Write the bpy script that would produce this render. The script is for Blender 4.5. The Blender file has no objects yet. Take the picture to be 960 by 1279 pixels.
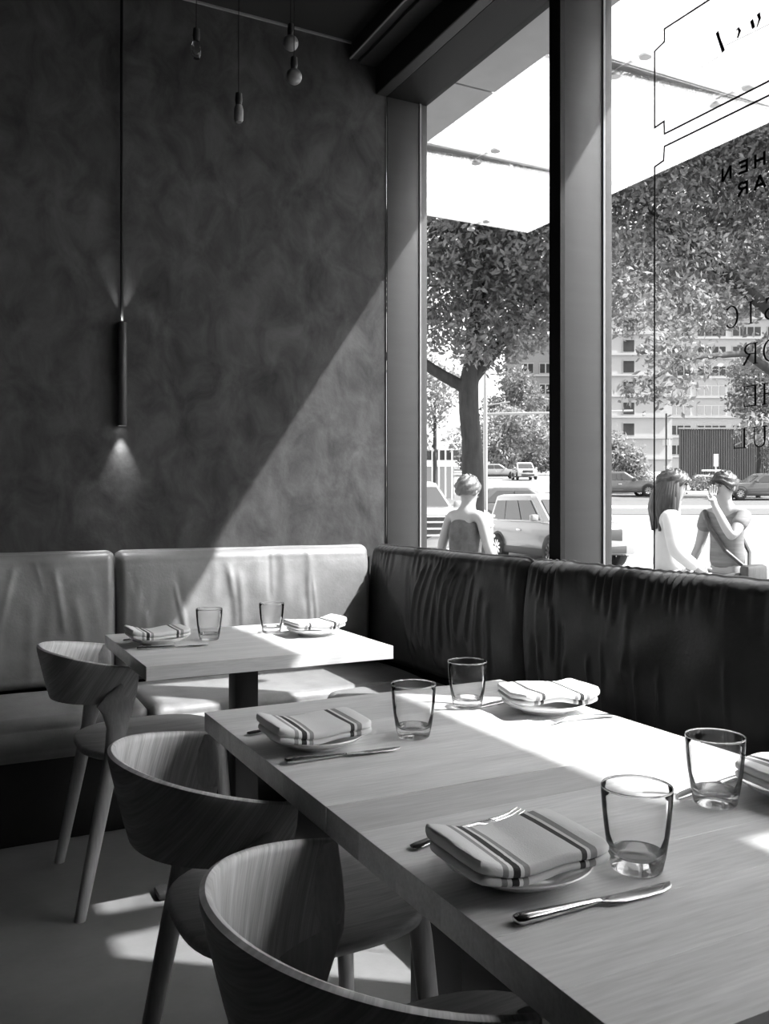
import bpy, bmesh, math, random
import numpy as np
from mathutils import Vector, Matrix
random.seed(7); rng = np.random.default_rng(7)
S = bpy.context.scene; C = S.collection
PI = math.pi
YAW = math.radians(27.1)
FX, FY = math.sin(YAW), math.cos(YAW)          # camera forward on the ground plane

# ------------------------------------------------------------------ camera
cam_d = bpy.data.cameras.new('camera'); cam = bpy.data.objects.new('camera', cam_d); C.objects.link(cam)
cam.location = (0, 0, 1.18); cam.rotation_euler = (PI/2, 0, -YAW)
cam_d.sensor_fit = 'HORIZONTAL'; cam_d.sensor_width = 36; cam_d.lens = 36*1095/960
cam_d.shift_y = -15.5/1279
cam_d.clip_start = .02; cam_d.clip_end = 600
S.camera = cam
# ------------------------------------------------------------------ sky, sun, exposure
w = bpy.data.worlds.new('world'); S.world = w; w.use_nodes = True
nt = w.node_tree; nt.nodes.clear()
sky = nt.nodes.new('ShaderNodeTexSky'); sky.sky_type = 'NISHITA'; sky.sun_disc = False
sky.sun_elevation = math.radians(50.4); sky.sun_rotation = math.radians(126); sky.dust_density = 2.5
bw = nt.nodes.new('ShaderNodeRGBToBW'); bg = nt.nodes.new('ShaderNodeBackground'); wo = nt.nodes.new('ShaderNodeOutputWorld')
bg.inputs['Strength'].default_value = .26
nt.links.new(sky.outputs[0], bw.inputs[0]); nt.links.new(bw.outputs[0], bg.inputs[0]); nt.links.new(bg.outputs[0], wo.inputs[0])
sun_d = bpy.data.lights.new('sun', 'SUN'); sun = bpy.data.objects.new('sun', sun_d); C.objects.link(sun)
sun_d.energy = 7.0; sun_d.angle = math.radians(.6)
sun.rotation_euler = Vector((-.665, .493, -1)).to_track_quat('-Z', 'Y').to_euler(); sun.location = (6, -4, 9)
S.view_settings.view_transform = 'Standard'; S.view_settings.look = 'None'
S.view_settings.gamma = 1; S.view_settings.use_curve_mapping = False
S.view_settings.exposure = 1.5
try:
    S.cycles.use_denoising = True; S.cycles.max_bounces = 14; S.cycles.transparent_max_bounces = 24; S.cycles.diffuse_bounces = 6
    S.cycles.sample_clamp_indirect = 6
except Exception: pass

# ------------------------------------------------------------------ materials
M = {}
def mat(name, g, rough=.6, metal=0., var=0., scale=(8, 8, 8), bump=0., bscale=60., detail=6., spec=.5, dist=0., em=0., coat=0.):
    """grey principled material; var: noise variation of the grey, stretched by scale"""
    m = bpy.data.materials.new(name); m.use_nodes = True; n = m.node_tree; L = n.links
    p = n.nodes['Principled BSDF']
    p.inputs['Base Color'].default_value = (g, g, g, 1); p.inputs['Roughness'].default_value = rough
    p.inputs['Metallic'].default_value = metal; p.inputs['Specular IOR Level'].default_value = spec
    p.inputs['Coat Weight'].default_value = coat
    if em:
        p.inputs['Emission Color'].default_value = (1, 1, 1, 1); p.inputs['Emission Strength'].default_value = em
    if var or bump:
        tc = n.nodes.new('ShaderNodeTexCoord')
    if var:
        mp = n.nodes.new('ShaderNodeMapping'); mp.inputs['Scale'].default_value = scale
        nz = n.nodes.new('ShaderNodeTexNoise'); nz.inputs['Scale'].default_value = 1; nz.inputs['Detail'].default_value = detail
        nz.inputs['Roughness'].default_value = .62; nz.inputs['Distortion'].default_value = dist
        mr = n.nodes.new('ShaderNodeMapRange'); mr.inputs['From Min'].default_value = .28; mr.inputs['From Max'].default_value = .72
        mr.inputs['To Min'].default_value = max(0, g*(1-var)); mr.inputs['To Max'].default_value = g*(1+var)
        L.new(tc.outputs['Object'], mp.inputs[0]); L.new(mp.outputs[0], nz.inputs['Vector']); L.new(nz.outputs[0], mr.inputs[0])
        L.new(mr.outputs[0], p.inputs['Base Color'])
    if bump:
        nb = n.nodes.new('ShaderNodeTexNoise'); nb.inputs['Scale'].default_value = bscale; nb.inputs['Detail'].default_value = 5
        bp = n.nodes.new('ShaderNodeBump'); bp.inputs['Strength'].default_value = bump; bp.inputs['Distance'].default_value = .01
        L.new(tc.outputs['Object'], nb.inputs['Vector']); L.new(nb.outputs[0], bp.inputs['Height']); L.new(bp.outputs[0], p.inputs['Normal'])
    M[name] = m
    return m
def wood(name, g, axis='X', var=.22, rough=.42, freq=34., coord='Object'):
    """oak: fine stretched pores plus wandering growth rings"""
    m = mat(name, g, rough); n = m.node_tree; L = n.links; p = n.nodes['Principled BSDF']
    tc = n.nodes.new('ShaderNodeTexCoord'); mp = n.nodes.new('ShaderNodeMapping')
    sc = {'X': (1.6, 14, 14), 'Y': (14, 1.6, 14), 'Z': (14, 14, 1.6)}[axis]
    mp.inputs['Scale'].default_value = sc
    oi = n.nodes.new('ShaderNodeObjectInfo'); ad = n.nodes.new('ShaderNodeVectorMath'); ad.operation = 'ADD'
    ml = n.nodes.new('ShaderNodeMath'); ml.operation = 'MULTIPLY'; ml.inputs[1].default_value = 9
    L.new(oi.outputs['Random'], ml.inputs[0]); L.new(tc.outputs[coord], ad.inputs[0]); L.new(ml.outputs[0], ad.inputs[1])
    L.new(ad.outputs[0], mp.inputs[0])
    nz = n.nodes.new('ShaderNodeTexNoise'); nz.inputs['Scale'].default_value = .55; nz.inputs['Detail'].default_value = 3
    nz.inputs['Distortion'].default_value = .35
    L.new(mp.outputs[0], nz.inputs['Vector'])
    fr = n.nodes.new('ShaderNodeMath'); fr.operation = 'MULTIPLY'; fr.inputs[1].default_value = freq
    sn = n.nodes.new('ShaderNodeMath'); sn.operation = 'SINE'
    L.new(nz.outputs[0], fr.inputs[0]); L.new(fr.outputs[0], sn.inputs[0])
    mp2 = n.nodes.new('ShaderNodeMapping'); k = 14
    mp2.inputs['Scale'].default_value = tuple(v*k*(1 if v > 5 else .7) for v in sc)
    pr = n.nodes.new('ShaderNodeTexNoise'); pr.inputs['Scale'].default_value = 1; pr.inputs['Detail'].default_value = 4
    L.new(ad.outputs[0], mp2.inputs[0]); L.new(mp2.outputs[0], pr.inputs['Vector'])
    mr = n.nodes.new('ShaderNodeMapRange'); mr.inputs['From Min'].default_value = -1; mr.inputs['From Max'].default_value = 1
    mr.inputs['To Min'].default_value = g*(1-var*.6); mr.inputs['To Max'].default_value = g*(1+var*.35)
    L.new(sn.outputs[0], mr.inputs[0])
    mr2 = n.nodes.new('ShaderNodeMapRange'); mr2.inputs['From Min'].default_value = .3; mr2.inputs['From Max'].default_value = .7
    mr2.inputs['To Min'].default_value = 1-var; mr2.inputs['To Max'].default_value = 1+var*.6
    L.new(pr.outputs[0], mr2.inputs[0])
    mm = n.nodes.new('ShaderNodeMath'); mm.operation = 'MULTIPLY'
    L.new(mr.outputs[0], mm.inputs[0]); L.new(mr2.outputs[0], mm.inputs[1]); L.new(mm.outputs[0], p.inputs['Base Color'])
    return m
def glass_mix(name, rough=0., tint=.93, edge=.45, ior=1.45, solid=.25):
    """clear glass: see-through face on, refracting and darker where the wall is met at a slant"""
    m = bpy.data.materials.new(name); m.use_nodes = True; n = m.node_tree; L = n.links; n.nodes.clear()
    o = n.nodes.new('ShaderNodeOutputMaterial'); lw = n.nodes.new('ShaderNodeLayerWeight'); lw.inputs['Blend'].default_value = .05
    tr = n.nodes.new('ShaderNodeBsdfTransparent'); gl = n.nodes.new('ShaderNodeBsdfGlossy'); gl.inputs['Roughness'].default_value = .02
    rf = n.nodes.new('ShaderNodeBsdfGlass'); rf.inputs['IOR'].default_value = ior; rf.inputs['Color'].default_value = (.95, .95, .95, 1)
    mr = n.nodes.new('ShaderNodeMapRange'); mr.inputs['To Min'].default_value = tint; mr.inputs['To Max'].default_value = edge
    L.new(lw.outputs['Facing'], mr.inputs[0]); L.new(mr.outputs[0], tr.inputs[0])
    a = n.nodes.new('ShaderNodeMixShader'); a.inputs[0].default_value = solid; L.new(tr.outputs[0], a.inputs[1]); L.new(rf.outputs[0], a.inputs[2])
    b = n.nodes.new('ShaderNodeMixShader'); fz = n.nodes.new('ShaderNodeFresnel'); fz.inputs[0].default_value = 1.13
    L.new(fz.outputs[0], b.inputs[0]); L.new(a.outputs[0], b.inputs[1]); L.new(gl.outputs[0], b.inputs[2]); L.new(b.outputs[0], o.inputs[0])
    M[name] = m
def pane_mat(name, trans, refl):
    m = bpy.data.materials.new(name); m.use_nodes = True; n = m.node_tree; L = n.links; n.nodes.clear()
    o = n.nodes.new('ShaderNodeOutputMaterial'); tr = n.nodes.new('ShaderNodeBsdfTransparent'); tr.inputs[0].default_value = (trans,)*3+(1,)
    gl = n.nodes.new('ShaderNodeBsdfGlossy'); gl.inputs['Roughness'].default_value = .01
    b = n.nodes.new('ShaderNodeMixShader'); b.inputs[0].default_value = refl
    L.new(tr.outputs[0], b.inputs[1]); L.new(gl.outputs[0], b.inputs[2]); L.new(b.outputs[0], o.inputs[0]); M[name] = m
def frit_mat(name, clear, g):
    m = bpy.data.materials.new(name); m.use_nodes = True; n = m.node_tree; L = n.links; n.nodes.clear()
    o = n.nodes.new('ShaderNodeOutputMaterial'); tr = n.nodes.new('ShaderNodeBsdfTransparent')
    tl = n.nodes.new('ShaderNodeBsdfTranslucent'); tl.inputs[0].default_value = (g, g, g, 1)
    b = n.nodes.new('ShaderNodeMixShader'); b.inputs[0].default_value = 1-clear
    L.new(tr.outputs[0], b.inputs[1]); L.new(tl.outputs[0], b.inputs[2]); L.new(b.outputs[0], o.inputs[0]); M[name] = m
def leaf_mat(name, g):
    m = bpy.data.materials.new(name); m.use_nodes = True; n = m.node_tree; L = n.links; n.nodes.clear()
    o = n.nodes.new('ShaderNodeOutputMaterial'); tl = n.nodes.new('ShaderNodeBsdfTranslucent'); df = n.nodes.new('ShaderNodeBsdfPrincipled')
    df.inputs['Roughness'].default_value = .45
    tc = n.nodes.new('ShaderNodeTexCoord'); nz = n.nodes.new('ShaderNodeTexNoise'); nz.inputs['Scale'].default_value = 7; nz.inputs['Detail'].default_value = 3
    mr = n.nodes.new('ShaderNodeMapRange'); mr.inputs['From Min'].default_value = .3; mr.inputs['From Max'].default_value = .7
    mr.inputs['To Min'].default_value = g*.55; mr.inputs['To Max'].default_value = g*1.5
    L.new(tc.outputs['Object'], nz.inputs['Vector']); L.new(nz.outputs[0], mr.inputs[0]); L.new(mr.outputs[0], df.inputs['Base Color']); L.new(mr.outputs[0], tl.inputs[0])
    b = n.nodes.new('ShaderNodeMixShader'); b.inputs[0].default_value = .4
    L.new(df.outputs[0], b.inputs[1]); L.new(tl.outputs[0], b.inputs[2]); L.new(b.outputs[0], o.inputs[0]); M[name] = m
mat('plaster', .058, .8, var=.5, scale=(7, 7, 5), dist=.6, detail=9, bump=.3, bscale=16, spec=.08)
mat('dark_paint', .012, .55); mat('ceiling_paint', .01, .8); mat('trim_paint', .03, .45); mat('pale_trim', .2, .5)  # last entry: paler grey of thin trim lines and glazing beads
mat('concrete', .17, .42, var=.22, scale=(2.5, 2.5, 2.5), bump=.06, bscale=40)
mat('interior_wall', .012, .8, var=.2)
wood('oak_top', .63, 'X', .13); wood('oak_top_dark', .46, 'X', .13); wood('oak_chair', .5, 'X', .26, .4, 44, 'UV'); wood('oak_seat', .4, 'X', .2)
wood('oak_leg', .4, 'Z', .15)
mat('leather', .21, .42, var=.18, scale=(9, 9, 9), bump=.08, bscale=90, spec=.5)
mat('leather_shaded', .058, .35, var=.2, scale=(9, 9, 9), bump=.08, bscale=90, spec=.45)  # back cushions below the windows: backlit shade put into the leather colour
mat('seam', .12, .6)
mat('black_steel', .02, .45, spec=.5); mat('bronze_metal', .042, .45, metal=.0, spec=.3, var=.06, scale=(2, 2, 30)); mat('black_frame', .006, .6, spec=.2)
mat('steel', .62, .16, metal=1.); mat('brushed_steel', .4, .35, metal=1.)
mat('porcelain', .8, .2, coat=.4); mat('rubber', .02, .8)
mat('white_metal', .6, .4); mat('decal', .012, .7, spec=.1); mat('hairline', .2, .7)
mat('soffit', .24, .8, var=.06); mat('stone_road', .22, .9, var=.06, scale=(.3, .3, .3)); mat('asphalt', .085, .9, var=.1); mat('curb', .45, .9)
mat('fence_dark', .045, .8, var=.3, scale=(3, 3, .2)); mat('building_white', .34, .8, var=.05, scale=(.2, .2, .2)); mat('building_grey', .22, .8)
mat('window_dark', .03, .5, var=.5, scale=(.5, .5, .5), spec=.2); mat('bark', .035, .9, var=.5, scale=(14, 14, 3), bump=.6, bscale=18)
leaf_mat('leaf', .20); leaf_mat('leaf_far', .17); leaf_mat('leaf_light', .25)
mat('car_silver', .24, .25, metal=.0, coat=1.); mat('car_dark', .06, .25, coat=1.); mat('car_white', .4, .25, coat=1.); mat('car_glass', .03, .04, spec=.8)
mat('tire', .02, .85); mat('car_trim', .03, .5); mat('chrome', .8, .08, metal=1.); mat('lamp_lens', .7, .1, coat=1.)
mat('skin', .26, .5); mat('hair_dark', .03, .5, var=.5, scale=(60, 60, 8)); mat('hair_mid', .07, .5, var=.5, scale=(60, 60, 8))
mat('cloth_white', .5, .8); mat('cloth_dark', .07, .85, var=.4, scale=(14, 14, 14)); mat('cloth_mid', .14, .85, var=.3, scale=(4, 4, 50)); mat('cloth_denim', .12, .85)
mat('frosted_bulb', .16, .35); mat('lamp_glow', .8, .5, em=6.)
glass_mix('tumbler_glass', tint=.995, edge=.4, solid=.03); glass_mix('base_glass', tint=.96, edge=.4, solid=.8); pane_mat('window_glass', .95, .035); frit_mat('fritted_glass', .84, .95)

# napkin: white cotton with stripes along local Y
def napkin_mat(name, xs):
    m = mat(name, .74, .9); n = m.node_tree; L = n.links; p = n.nodes['Principled BSDF']
    tc = n.nodes.new('ShaderNodeTexCoord'); sp = n.nodes.new('ShaderNodeSeparateXYZ'); L.new(tc.outputs['Object'], sp.inputs[0])
    last = None
    for x0, hw, g in xs:
        s = n.nodes.new('ShaderNodeMath'); s.operation = 'SUBTRACT'; s.inputs[1].default_value = x0; L.new(sp.outputs[0], s.inputs[0])
        a = n.nodes.new('ShaderNodeMath'); a.operation = 'ABSOLUTE'; L.new(s.outputs[0], a.inputs[0])
        lt = n.nodes.new('ShaderNodeMath'); lt.operation = 'LESS_THAN'; lt.inputs[1].default_value = hw; L.new(a.outputs[0], lt.inputs[0])
        mx = n.nodes.new('ShaderNodeMix'); mx.data_type = 'RGBA'; mx.inputs[7].default_value = (g, g, g, 1)
        if last is None: mx.inputs[6].default_value = (.74, .74, .74, 1)
        else: L.new(last, mx.inputs[6])
        L.new(lt.outputs[0], mx.inputs[0]); last = mx.outputs[2]
    L.new(last, p.inputs['Base Color'])
    nb = n.nodes.new('ShaderNodeTexNoise'); nb.inputs['Scale'].default_value = 500; bp = n.nodes.new('ShaderNodeBump'); bp.inputs['Strength'].default_value = .25; bp.inputs['Distance'].default_value = .002
    L.new(tc.outputs['Object'], nb.inputs['Vector']); L.new(nb.outputs[0], bp.inputs['Height']); L.new(bp.outputs[0], p.inputs['Normal'])
napkin_mat('napkin_cloth', [(-.0565, .0036, .30), (-.0425, .0046, .035), (-.0295, .0036, .30), (.0455, .0036, .06), (.0585, .0045, .28)])

# ------------------------------------------------------------------ mesh helpers
class MB:
    def __init__(s): s.v = []; s.f = []
    def add(s, v, f):
        o = len(s.v); s.v.extend([tuple(p) for p in v]); s.f.extend([tuple(i+o for i in q) for q in f]); return s
    def box(s, a, b, bev=0., seg=2, mtx=None):
        bm = bmesh.new(); bmesh.ops.create_cube(bm, size=1)
        c = [(a[i]+b[i])/2 for i in range(3)]; d = [abs(b[i]-a[i]) for i in range(3)]
        for v in bm.verts: v.co = Vector((v.co.x*d[0]+c[0], v.co.y*d[1]+c[1], v.co.z*d[2]+c[2]))
        if bev: bmesh.ops.bevel(bm, geom=bm.edges[:], offset=bev, segments=seg, profile=.5, affect='EDGES')
        bm.verts.index_update(); vs = [mtx @ v.co if mtx else v.co.copy() for v in bm.verts]
        s.add(vs, [[v.index for v in f.verts] for f in bm.faces]); bm.free(); return s
    def loft(s, secs, cap=True, closed=True):
        """secs: list of rings (lists of points, equal length)"""
        n = len(secs[0]); o = len(s.v); V = [p for r in secs for p in r]; F = []
        for i in range(len(secs)-1):
            for j in range(n if closed else n-1):
                k = (j+1) % n; F.append((i*n+j, i*n+k, (i+1)*n+k, (i+1)*n+j))
        if cap: F.append(tuple(range(n-1, -1, -1))); F.append(tuple((len(secs)-1)*n+j for j in range(n)))
        return s.add(V, F)
    def tube(s, pts, rad, n=10, cap=True):
        pts = [Vector(p) for p in pts]; rad = rad if isinstance(rad, (list, tuple)) else [rad]*len(pts); secs = []
        for i, p in enumerate(pts):
            d = (pts[min(i+1, len(pts)-1)]-pts[max(i-1, 0)]).normalized(); u = d.orthogonal().normalized()
            if i and True:
                u = (pu - d*pu.dot(d)).normalized()
            pu = u; q = d.cross(u)
            secs.append([p+(u*math.cos(2*PI*k/n)+q*math.sin(2*PI*k/n))*rad[i] for k in range(n)])
        return s.loft(secs, cap)
    def lathe(s, prof, n=32, c=(0, 0, 0), cap=False):
        secs = [[(c[0]+r*math.cos(2*PI*k/n), c[1]+r*math.sin(2*PI*k/n), c[2]+z) for k in range(n)] for r, z in prof]
        return s.loft(secs, cap)
    def prism(s, poly, d, o=(0, 0, 0)):
        """poly: list of 3D points (planar), d: extrusion vector"""
        a = [Vector(p) for p in poly]; b = [p+Vector(d) for p in a]
        return s.loft([a, b])
    def build(s, name, m, parent=None, smooth=40, kind=None, loc=None):
        me = bpy.data.meshes.new(name); me.from_pydata(s.v, [], s.f); me.update()
        bm = bmesh.new(); bm.from_mesh(me); bmesh.ops.recalc_face_normals(bm, faces=bm.faces[:]); bm.to_mesh(me); bm.free()
        if smooth:
            me.polygons.foreach_set('use_smooth', [True]*len(me.polygons)); me.set_sharp_from_angle(angle=math.radians(smooth))
        me.materials.append(M[m]); o = bpy.data.objects.new(name, me); C.objects.link(o)
        if parent is not None: o.parent = parent
        if loc: o.location = loc
        if kind: o['kind'] = kind
        return o
def fresh(): return MB()
def thing(name, label, cat, loc=(0, 0, 0), rz=0, group=None):
    o = bpy.data.objects.new(name, None); C.objects.link(o); o.location = loc; o.rotation_euler = (0, 0, rz)
    o.empty_display_size = .1; return tag(o, label, cat, group)
def tag(o, label, cat, group=None):
    o['label'] = label; o['category'] = cat
    if group: o['group'] = group
    return o
def struct(name, mb, m, smooth=0, parent=None):
    o = mb.build(name, m, parent, smooth)
    if parent is None: o['kind'] = 'structure'
    return o
def dup(root, loc, rz, label, group=None):
    r = root.copy(); C.objects.link(r); r.location = loc; r.rotation_euler = (0, 0, rz); r['label'] = label
    if group: r['group'] = group
    for ch in list(root.children):
        c = ch.copy(); C.objects.link(c); c.parent = r
        for g in list(ch.children):
            d = g.copy(); C.objects.link(d); d.parent = c
    return r

# ================================================================== the room
WX, WY = 1.94, 3.77                             # window plane (inner), back wall
struct('floor', fresh().box((-3.2, -3.2, -.12), (2.2, 3.95, 0)), 'concrete')
struct('wall_back', fresh().box((-3.2, WY, 0), (1.94, WY+.18, 3.6)), 'plaster')
struct('wall_left', fresh().box((-3.2, -3.2, 0), (-3.0, WY, 3.6)), 'interior_wall')
struct('wall_front', fresh().box((-3.0, -3.2, 0), (2.13, -3.0, 3.6)), 'interior_wall')
b = fresh(); b.box((WX, -3.0, 0), (WX+.22, WY+.18, .80)); b.box((WX, -3.0, .80), (WX+.22, -.40, 3.6))
struct('wall_right', b, 'interior_wall')
struct('ceiling', fresh().box((-3.0, -3.0, 3.36), (1.79, WY, 3.5)), 'ceiling_paint')
# stepped bulkhead over the windows
b = fresh(); b.box((1.75, -3.0, 3.285), (1.80, WY, 3.37), .004)
struct('trim_1', b, 'trim_paint')
struct('trim_2', fresh().box((1.79, -3.0, 3.27), (1.88, WY, 3.5), .004), 'trim_paint')
struct('trim_3', fresh().box((1.88, -3.0, 3.14), (WX, WY, 3.5), .006), 'dark_paint')
struct('trim_4', fresh().box((WX, -3.0, 3.14), (2.16, WY+.18, 3.6)), 'black_frame')
b = fresh(); b.box((-3.0, WY-.012, 3.352), (1.79, WY, 3.366)); b.box((1.742, -3.0, 3.280), (1.751, WY, 3.288)); struct('trim_5', b, 'pale_trim')

# windows: fins every 1.31 m, glass near their outer edge
GX = 2.125
fins = [2.46-1.43*k for k in range(3)]
edges = [WY] + fins
for i in range(len(edges)-1):
    y1, y0 = edges[i], edges[i+1]
    wn = bpy.data.objects.new('window_%d' % (i+1), None); C.objects.link(wn); wn['kind'] = 'structure'; wn.location = (GX, (y0+y1)/2, 2.0)
    wn.empty_display_size = .1
    off = Vector(wn.location)
    def P(mb, name, m, par=wn, sm=30):
        mb.v = [tuple(Vector(p)-off) for p in mb.v]; return mb.build(name, m, par, sm)
    ya = y0+.03
    yb = y1-.03 if i else y1
    pane = P(fresh().box((GX, ya, .80), (GX+.012, yb, 3.14)), 'pane', 'window_glass', sm=0)
    P(fresh().box((WX-.002, ya, .80), (2.16, yb, .83)), 'sill', 'bronze_metal')
    if i == 0:
        P(fresh().box((WX, WY-.010, .83), (2.16, WY, 3.14), .002), 'jamb', 'bronze_metal')
    if True:
        P(fresh().box((WX+.006, y0-.03, .83), (2.16, y0+.03, 3.14), .002), 'mullion', 'bronze_metal')
        P(fresh().box((WX-.012, y0-.031, .83), (WX+.008, y0+.031, 3.14)), 'mullion_shaded_edge', 'black_frame')  # room-side edge of the fin, its shade put into the black colour
    P(fresh().box((2.116, (y1-.016 if i == 0 else y1-.036), .83), (2.1245, (y1-.009 if i == 0 else y1-.029), 3.14)), 'glazing_bead', 'pale_trim')
    if i == 1: decal_pane, decal_off = pane, off

# lettering and ruled borders on the second pane (read from the street side)
DX = GX-.0012
def strokes(lines, T=.0008):
    mb = fresh()
    for pts, wd in lines:
        wd = wd if isinstance(wd, list) else [wd]*len(pts); L, R_ = [], []
        for i, (y, z) in enumerate(pts):
            a = pts[max(i-1, 0)]; c = pts[min(i+1, len(pts)-1)]; dy, dz = c[0]-a[0], c[1]-a[1]; l = math.hypot(dy, dz) or 1
            ny, nz = -dz/l*wd[i]/2, dy/l*wd[i]/2; L.append((y+ny, z+nz)); R_.append((y-ny, z-nz))
        mb.loft([[(DX, *L[i]), (DX, *R_[i]), (DX+T, *R_[i]), (DX+T, *L[i])] for i in range(len(pts))])
    return mb
def decal(mb, name, m='decal'):
    mb.v = [tuple(Vector(p)-decal_off) for p in mb.v]; return mb.build(name, m, decal_pane, 0)
YC = 1.72
def mir(p): return (2*YC-p[0], p[1])
lp = [(2.139, 2.732), (2.139, 2.690), (2.183, 2.679), (2.183, 2.425), (2.141, 2.430), (2.139, 2.388)]
def ring(l, T=.0062):
    full = l + [mir(p) for p in reversed(l)]; full.append(full[0])
    mb = fresh()
    for a, c in zip(full, full[1:]):
        d = math.hypot(c[0]-a[0], c[1]-a[1]) or 1; e = .0028
        ex, ez = (c[0]-a[0])/d*e, (c[1]-a[1])/d*e
        s_ = strokes([([(a[0]-ex, a[1]-ez), (c[0]+ex, c[1]+ez)], T)]); mb.add(s_.v, s_.f)
    return mb
decal(ring(lp), 'border_line'); decal(ring([(2.139, 2.347), (2.143, 2.302), (2.183, 2.295), (2.185, .90)]), 'border_line')
def arc(cy, cz, ry, rz, a0, a1, n=20, w0=.1, w1=.1):
    pts, wd = [], []
    for i in range(n+1):
        a = math.radians(a0+(a1-a0)*i/n); pts.append((cy+ry*math.cos(a), cz+rz*math.sin(a))); wd.append(w0+(w1-w0)*abs(math.cos(a)))
    return pts, wd
def glyph(ch, serif):
    t, h = (.13, .055) if serif else (.24, .22); s_ = serif
    def ser(x, z, wd=.34): return ([(x-wd/2, z), (x+wd/2, z)], h) if s_ else None
    G = []
    def L(*a): G.append(a)
    if ch == 'H': L([(.12, 0), (.12, 1)], t); L([(.88, 0), (.88, 1)], t); L([(.12, .52), (.88, .52)], h); G += [ser(.12, .02), ser(.12, .98), ser(.88, .02), ser(.88, .98)]
    if ch == 'E': L([(.14, 0), (.14, 1)], t); L([(0 if s_ else .1, 1-h/2), (.88, 1-h/2)], h); L([(0 if s_ else .1, h/2), (.9, h/2)], h); L([(.14, .52), (.68, .52)], h); G += ([([(.88, .78), (.88, 1)], .06), ([(.9, 0), (.9, .24)], .06), ([(.68, .42), (.68, .62)], .05)] if s_ else [])
    if ch == 'N': L([(.13, 0), (.13, 1)], t); L([(.87, 0), (.87, 1)], t); L([(.13, 1), (.87, 0)], t)
    if ch == 'A': L([(.05, 0), (.5, 1)], t); L([(.95, 0), (.5, 1)], t); L([(.22, .3), (.78, .3)], h)
    if ch == 'R':
        L([(.14, 0), (.14, 1)], t); G.append(arc(.5, .74, .34, .235, 90, -90, 16, h, t)); L([(.14, 1-h/2), (.52, 1-h/2)], h); L([(.14, .5), (.52, .5)], h); L([(.5, .5), (.92, .02)], t)
        G += [ser(.14, .02), ser(.1, .98, .26), ser(.92, .02, .2)]
    if ch == 'I': L([(.5, 0), (.5, 1)], t); G += [ser(.5, .02, .5), ser(.5, .98, .5)]
    if ch == 'L': L([(.2, 0), (.2, 1)], t); L([(.04, h/2), (.92, h/2)], h); G += [ser(.2, .98, .42), ([(.92, 0), (.92, .27)], .06)]
    if ch == 'U': L([(.17, 1), (.17, .3)], t); L([(.85, 1), (.85, .3)], .07); G.append(arc(.51, .3, .34, .28, 180, 360, 20, h, .1)); G += [ser(.17, .98), ser(.85, .98)]
    if ch == 'O': G.append(arc(.5, .5, .42, .485, 0, 360, 40, h, t))
    if ch == 'C': G.append(arc(.52, .5, .42, .485, 48, 318, 32, h, t)); G += [([(.84, .68), (.84, .95)], .05)]
    if ch == 'S':
        G.append(arc(.5, .74, .33, .24, 25, 265, 22, h, t)); G.append(arc(.5, .26, .36, .24, 92, -155, 22, h, t)); G += [([(.8, .74), (.8, .98)], .05), ([(.14, .02), (.14, .28)], .05)]
    return [g for g in G if g]
def write(txt, y_end, z, hgt, wid, adv, serif):
    for k, ch in enumerate(reversed(txt)):
        y0 = y_end-wid-k*adv
        wd = wid*.62 if ch == 'I' and serif else wid
        yy = y0+(wid-wd)/2; ls = []
        for pts, tw in glyph(ch, serif):
            sc = (wd+hgt)/2*.9
            ls.append(([(yy+p[0]*wd, z+p[1]*hgt) for p in pts], [q*sc for q in (tw if isinstance(tw, list) else [tw]*len(pts))]))
        decal(strokes(ls), 'letter')
write('HEN', 1.906, 2.153, .040, .041, .0600, False)
write('AR', 1.846, 2.089, .040, .041, .0600, False)
write('SIC', 1.894, 1.704, .066, .054, .0700, True)
write('OR', 1.826, 1.585, .062, .052, .0700, True)
write('HE', 1.826, 1.462, .062, .052, .0700, True)
write('UL', 1.862, 1.341, .060, .052, .0700, True)
# script word at the top: the strokes in view
for pts, wd in [([(1.922, 2.618), (1.911, 2.585), (1.897, 2.547)], [.011, .010, .012]),
                ([(1.851, 2.589), (1.842, 2.591), (1.837, 2.580), (1.845, 2.563)], [.003, .007, .011, .005]),
                ([(1.795, 2.592), (1.787, 2.565)], [.011, .011]), ([(1.771, 2.600), (1.766, 2.582), (1.776, 2.562)], [.011, .009, .003])]:
    decal(strokes([(pts, wd)]), 'script_stroke')
decal(strokes([([(1.990, 2.537), (1.905, 2.541)], .0018), ([(1.893, 2.562), (1.700, 2.548)], .0018)]), 'script_stroke', 'hairline')

# ------------------------------------------------------------------ outside: soffit and glass canopy of the building
SZ = 3.39
sof = bpy.data.objects.new('soffit', None); C.objects.link(sof); sof['kind'] = 'structure'
ys = [-3.4, -.9, 1.52, 3.94, 6.3]
for a, c in zip(ys, ys[1:]): fresh().box((2.16, a+.008, SZ), (2.68, c-.008, SZ+.25)).build('soffit_panel', 'soffit', sof, 0)
fresh().box((2.16, -3.4, SZ+.012), (2.675, 6.29, SZ+.24)).build('soffit_core', 'dark_paint', sof, 0)
can = thing('glass_canopy', 'white fritted glass canopy over the pavement outside, held by round metal fittings', 'canopy', (2.682, 0, 3.385))
seams = [-3.17, -1.85, -.53, .77, 2.07, 3.37, 4.67, 5.85]
for a, c in zip(seams, seams[1:]):
    o = fresh().box((.0, a+.006, 0), (1.62, c-.006, .018)).build('glass_panel', 'fritted_glass', can, 0)
fit = fresh().lathe([(0, -.012), (.030, -.012), (.032, -.004), (.032, 0)], 20).build('fitting', 'brushed_steel', can); first = True
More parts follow.
